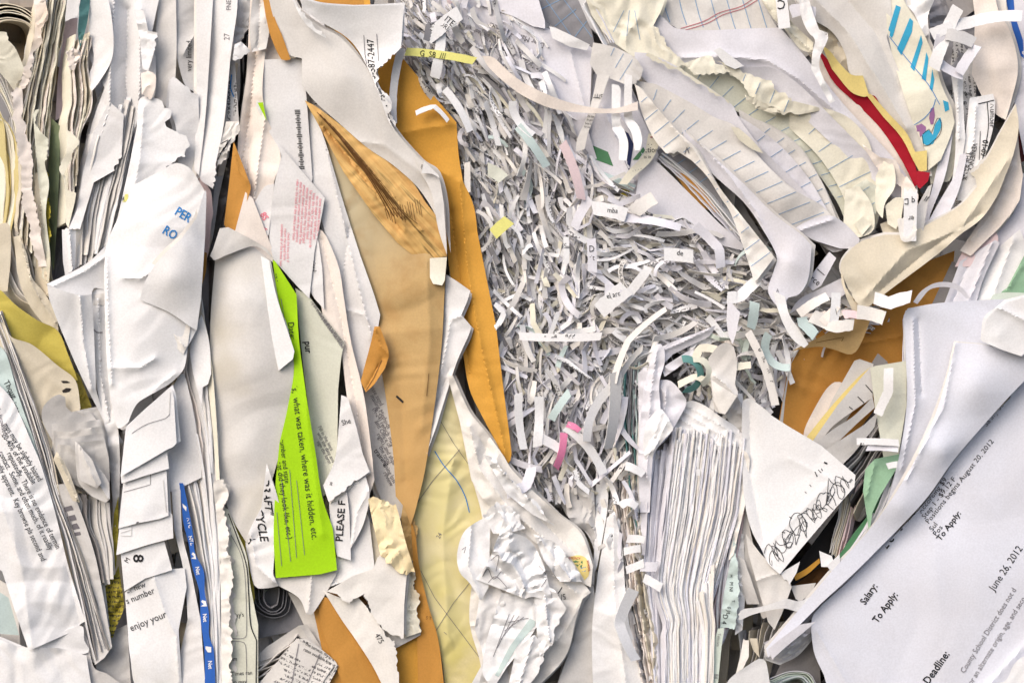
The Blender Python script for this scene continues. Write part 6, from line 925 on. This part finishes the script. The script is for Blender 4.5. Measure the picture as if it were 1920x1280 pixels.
# strips one can name in the photograph
SP = [  # x, y, length, width, angle, turn, roll, colour, label, text
 (826, 104, 130, 15, 8, .2, 0, 'mark', 'lemon yellow printed strip lying across white strips near the phone number sheet', ('G  S8  ///', 786, 105, 7, 16)),
 (741, 160, 140, 15, 96, -.35, .2, 'white', 'long white kinked strip hanging over the amber envelope beside the phone number', None),
 (822, 105, 90, 19, 90, .1, .1, 'white', 'wide white strip dropping behind the lemon yellow strip', None),
 (838, 42, 60, 26, -42, .1, 0, 'white', 'broad white strip with large serif capitals at the top of the tangle', ('ITE', 832, 38, 40, 17)),
 (826, 58, 62, 17, -38, 0, 0, 'white', 'white strip with capital letters crossing the broad strip', ('ORK', 822, 46, 38, 14)),
 (808, 60, 36, 24, 100, .2, .2, 'steel', 'blue grey printed strip under the serif capitals', ('513', 806, 44, 84, 12)),
 (860, 205, 90, 14, 60, .4, .2, 'white', 'white strip with one round letter among curls', ('O', 899, 190, -60, 17)),
 (812, 210, 75, 10, -10, .6, .6, 'white', 'thin white forked strip reaching over the amber envelope', None),
 (975, 225, 80, 15, 74, -.9, .3, 'white', 'white strip hooking over near the navy bar', None),
 (1000, 275, 95, 16, 55, .2, .2, 'teal', 'pale teal strip slanting beside pink edged strips', None),
 (1075, 320, 110, 18, 72, .3, .3, 'pink', 'dull pink strip curving under the printed strip', ('TI', 1067, 335, -70, 12)),
 (940, 425, 40, 22, -40, .2, 0, 'mark', 'lemon stained printed strip beside the amber envelope', ('mont', 922, 416, -62, 12)),
 (930, 326, 34, 24, 35, .5, .2, 'palegreen', 'crumpled yellow green printed scrap of strip', None),
 (1050, 632, 155, 15, 0, -.15, .1, 'white', 'white strip with red and black letters lying level in the widest tangle', ('-  La    app', 1020, 634, -4, 16)),
 (1062, 470, 50, 11, 90, .1, 0, 'white', 'upright white strip with letters among vertical strips', ('IUI', 1058, 452, 90, 14)),
 (1110, 478, 60, 17, 88, .1, 0, 'lav', 'upright lilac strip printed with stacked letters in the widest tangle', ('D', 1104, 472, 0, 17)),
 (1110, 478, 20, 17, 88, .1, 0, 'lav', 'short lilac strip end with small letters under the letter strip', ('rit', 1103, 488, 0, 15)),
 (1270, 478, 55, 24, 5, .1, 0, 'white', 'white strip with two letters below the lilac white envelope', ('de', 1268, 478, 8, 15)),
 (1220, 415, 110, 18, 10, .3, .5, 'lav', 'long lilac strip arched under the lilac white envelope', None),
 (1335, 460, 100, 18, 48, .3, .2, 'lav', 'broad lilac strip slanting towards the tapering ruled strip', None),
 (1395, 545, 75, 22, 4, .3, .2, 'white', 'broad white strip pointing at the pale diamond strip', None),
 (1195, 530, 75, 17, -52, 0, 0, 'white', 'straight bright white strip laid diagonally in the tangle', None),
 (1150, 560, 60, 32, -40, .1, 0, 'white', 'wide white strip with a bold arrow and letters', ('el arc', 1138, 560, -14, 14)),
 (1145, 548, 30, 26, 5, .1, 0, 'lav', 'lilac strip with letters beside the bold arrow strip', ('in e', 1132, 564, 0, 13)),
 (1190, 640, 180, 14, -62, .5, .6, 'pgrey', 'long pale grey strip twisting down towards the lavender crest', None),
 (1150, 770, 150, 26, 96, .3, .7, 'pgrey', 'broad greyish strip bent lengthwise above the teal page edges', None),
 (1010, 790, 95, 17, 92, .15, 0, 'white', 'upright white strip above the pink strips', None),
 (975, 790, 110, 15, 84, -.3, .2, 'white', 'upright white strip close to the amber envelope tip', None),
 (1050, 760, 60, 15, -55, .2, .2, 'teal', 'small pale blue strip bent in the tangle', None),
 (1052, 845, 70, 14, 104, .5, .4, 'hotpink', 'bright pink strip hanging near the foot of the tangle', None),
 (1075, 800, 24, 12, 30, .5, .3, 'hotpink', 'tiny bright pink strip end between white strips', None),
 (1118, 770, 120, 17, 115, -.9, .3, 'white', 'long bowed white strip looping beside the pink strip', None),
 (1100, 840, 110, 17, 52, .6, .2, 'white', 'long white strip crossing in front of the pink strip', None),
 (1030, 830, 60, 18, 30, .3, .2, 'white', 'white strip with a ruled line near the pink strip', None),
 (980, 905, 75, 20, -30, -.5, .2, 'lav', 'curved lilac strip curling above the long crumpled sheet', None),
 (1175, 1170, 150, 22, 106, -.5, .5, 'white', 'long white strip trailing over the tall narrow sheet at the foot', None),
 (1432, 690, 150, 15, 70, .35, .1, 'warm', 'long printed strip hanging between beige curl and amber envelope', ('10   nu   mi   pro   enc', 1418, 648, 66, 15)),
 (1448, 665, 90, 16, 55, -2.2, .4, 'teal', 'pale teal looped strip beside the long printed strip', None),
 (1412, 592, 55, 18, 100, .3, .2, 'teal', 'pale teal strip end above the teal loop', None),
 (1514, 612, 50, 20, 95, .2, .1, 'teal', 'pale teal strip hanging over the amber envelope flap', None),
 (1310, 715, 85, 13, -20, .3, .4, 'cream', 'cream strip crossing in front of the dark teal coil', None),
 (1300, 700, 100, 14, 90, 3.4, .5, 'dteal', 'dark teal coiled strip beside the beige curl', None),
 (1315, 690, 90, 13, 60, 3.6, .4, 'palegreen', 'pale green coiled strip nested against the dark teal coil', None),
 (1330, 660, 80, 16, -35, 1.5, .3, 'cream', 'cream strip arched over the coils beside the beige curl', None),
 (1375, 690, 70, 14, -12, .3, .2, 'cream', 'pale cream strip slanting behind the beige curl', None),
 (1540, 600, 44, 26, 25, .2, .1, 'warm', 'torn white square strip end on the amber envelope flap', None),
 (1566, 575, 60, 18, 95, .2, .1, 'white', 'white strip with a short black line on the heap above the flap', ('\\', 1566, 590, 0, 16)),
 (1575, 610, 56, 22, 25, .1, .1, 'warm', 'warm white strip end resting along the amber envelope flap', None),
 (1555, 590, 44, 16, -45, .4, .2, 'skin', 'narrow beige strip end in the heap above the flap', None),
 (1596, 590, 34, 16, 10, .8, .3, 'pink', 'small pink tinged strip end under the thick cream sheet', None),
 (1525, 570, 60, 18, -30, .3, .2, 'warm', 'wavy edged warm strip above the teal strip end', None),
 (1635, 590, 50, 26, 15, .3, .1, 'warm', 'broad torn strip end over the amber envelope panel', None),
 (1675, 562, 70, 24, 28, .3, .2, 'white', 'white curled strip leading to the arched pale strip', None),
 (1660, 735, 92, 18, -64, .1, .1, 'white', 'straight white strip leaning on the pale grey green sheet', None),
 (1645, 828, 80, 13, 2, .1, .1, 'white', 'level white strip with tiny letters in front of the green sheet', ('er', 1612, 834, 10, 10, 'ink', 1)),
 (1655, 840, 60, 12, 4, .2, .4, 'lav', 'lower lilac strip twisted under the level white strip', None),
 (1672, 872, 20, 12, -10, .2, .1, 'white', 'tiny torn strip end caught near the green sheet', None),
 (1830, 42, 180, 22, -6, .7, .2, 'white', 'long white strip arching across the cream page at the top', None),
 (1772, 70, 120, 24, -68, .2, .1, 'white', 'broad white strip leaning at the top beside the child drawing', None),
 (1772, 110, 110, 18, 84, -.8, .3, 'lav', 'curled lilac strip under the long arching strip', None),
 (1800, 70, 60, 26, 20, .4, .4, 'grey', 'grey strip end coiled behind the arching strip', None),
 (1815, 110, 60, 20, -55, .2, .2, 'lav', 'lilac strip with a dashed line beside the tall cream page', None),
 (1190, 880, 40, 16, 35, .8, .3, 'white', 'white ragged strip scrap on the crushed column', None),
 (1178, 945, 36, 15, -15, .6, .3, 'white', 'small white strip scrap below the ragged scrap', None),
 (1192, 1010, 34, 15, 5, .3, .1, 'white', 'square white strip scrap on the crushed column', None),
 (1186, 1030, 34, 14, -8, .3, .1, 'white', 'second square white strip scrap just under its twin', None),
 (1218, 1062, 30, 18, 0, 0, .1, 'lav', 'pale square scrap on the lavender page edges', None),
 (1224, 1092, 34, 17, 30, 0, .1, 'white', 'tilted white scrap on the lavender page edges', None),
 (1190, 1062, 36, 15, -22, 0, .1, 'white', 'slanted white strip piece low on the crushed column', None),
 (1090, 400, 60, 17, -60, .4, .1, 'lav', 'lilac strip bent upward near the navy bar', None),
 (1140, 395, 60, 26, 12, .2, .1, 'white', 'printed white scrap with letters under the green bar', ('mba', 1138, 398, 6, 14)),
 (1205, 385, 46, 28, -35, .3, .2, 'pgrey', 'pale square strip curl under the lilac white envelope corner', None),
]
for i, (x, y, ln, w, a, tu, ro, k, lab, tx) in enumerate(SP):
    V, F, U = ribbon(x, y, 0, ln, w, math.radians(a), tu, ro, .4 if ro > .1 else 0, 0, .15 if not tx else .04, 1.1, 900+i, step=6)
    d0 = 44 if tx else 38
    if x > 1500: d0 = 62
    V = [v+np.array([0, 0, d0]) for v in V]; n0 = len(V); mats = [k]; MI = [0]*len(F)
    if tx:
        gv, gf = glyphs(tx[0], tx[6] if len(tx) > 6 else 0); an = math.radians(tx[3]); bm = BVHTree.FromPolygons([tuple(v) for v in V], F)
        P = []; ok = []
        for u, v in gv:
            px = tx[1]+u*tx[4]*.85*math.cos(an)+v*tx[4]*math.sin(an); py = tx[2]+u*tx[4]*.85*math.sin(an)-v*tx[4]*math.cos(an)
            h = bm.ray_cast(Vector((px, py, 500)), Vector((0, 0, -1))); ok.append(h[0] is not None); P.append(np.array([px, py, (h[0].z if h[0] else 0)+.9]))
        V += P; U += [(0, 0)]*len(P); mats.append('ink')
        for t in gf:
            if all(ok[q] for q in t): F.append([q+n0 for q in t]); MI.append(1)
    props(link('shredded_strip', W(np.array(V)), F, MI, mats, U), lab, 'paper strip')

# ------------------------------------------------------------------ parts go under their things
BY = {o['label']: o for o in COL.objects if 'label' in o}
def part_of(owner, *items):
    p = BY[owner]
    for lab, name in items:
        for c in [o for o in list(COL.objects) if o.get('label') == lab]:
            c.parent = p; c.name = name; c.data.name = name
            for k in ('category', 'group', 'label'):
                if k in c: del c[k]
part_of('large crumpled bright white envelope with blue lettering on its corner', ('bright white flap rolled over the crumpled envelope', 'flap'), ('triangular white underside showing beneath the rolled envelope flap', 'flap_underside'))
part_of('white folded sheet whose open mouth gapes beside the crumpled envelope', ('inner face of the white folded sheet gaping beside the envelope', 'inner_panel'), ('stapled white pages held inside the mouth of the folded sheet', 'stapled_pages'))
part_of('tall greyish envelope with faint pinkish stains standing under the amber envelope corner', ('pale envelope flap folded open over the tall greyish envelope', 'flap'))
part_of('long tan envelope bulging down the middle of the bale', ('rubbed amber envelope flap streaked with brown folds', 'flap'), ('small peeling piece of yellowed tape on the tan envelope', 'tape'), ('frayed end of the tan envelope above narrow amber strip', 'frayed_end'))
part_of('folded newspaper with columns of small print in the hollow', ('newsprint layer edge under the folded newspaper', 'page_edge'), ('rounded newspaper fold edge at the foot of the hollow', 'folded_edge'))
part_of('amber envelope interior panel beside the big white letters', ('grey lining edge of the amber envelope', 'lining'), ('tan turned flap at the mouth of the amber envelope', 'flap'))
part_of('big blank white letter hanging down behind the rolled letter', ('crumpled white corner of the blank letter at the side', 'crumpled_corner'))
part_of('rolled white letter crossing diagonally over the printed job notice', ('pale lilac page end rolled where the letters narrow', 'rolled_end'))
part_of('deep red paper wedge running down between lavender and yellow sheets', ('small bright red folded tip at the foot of the yellow paper', 'folded_tip'))
part_of('yellow paper with curved edge tucked above the deep red wedge', ('thin yellow edge running down to the small red tip', 'lower_edge'))
part_of('broad ruled notebook sheet bulging in the middle of the nested sheets', ('curved lilac lower lip of the broad notebook sheet', 'lower_lip'), ('curled cream corner lifted from the broad notebook sheet', 'curled_corner'))
part_of('smooth white lilac sheet twisting down to a narrow tail over the strips', ('narrow tail strip of the twisting lilac sheet crossing the tangle', 'tail'))
part_of('long lilac sheet running between the ruled notebook sheets', ('cream torn rim following the lilac sheet between the notebook sheets', 'torn_rim'))
part_of('tall beige paper curl twisting above the thick pack', ('white folded triangle hanging from the beige paper curl', 'folded_end'))
part_of('long thick cream sheet sweeping upward with torn brown edge', ('underside edge of the thick cream sheet with brown torn rim', 'torn_rim'))
part_of('long greyish white sheet sweeping diagonally over the tan envelope', ('thin paper with upright address line along the sweeping sheet edge', 'address_panel'))
part_of('large white card with a line of black scribbled loops along its edge', ('white torn corner folded beneath the scribbled card tip', 'folded_corner'))
part_of('tall pinkish white sheet gathered in long pleats beside the barcode envelope', ('creased white paper end folded over the pleated pinkish sheet', 'folded_end'))
part_of('cream ruled sheet with ragged fold in the middle of the notebook sheets', ('ragged cream torn edge rolled along the notebook sheets', 'torn_edge'))
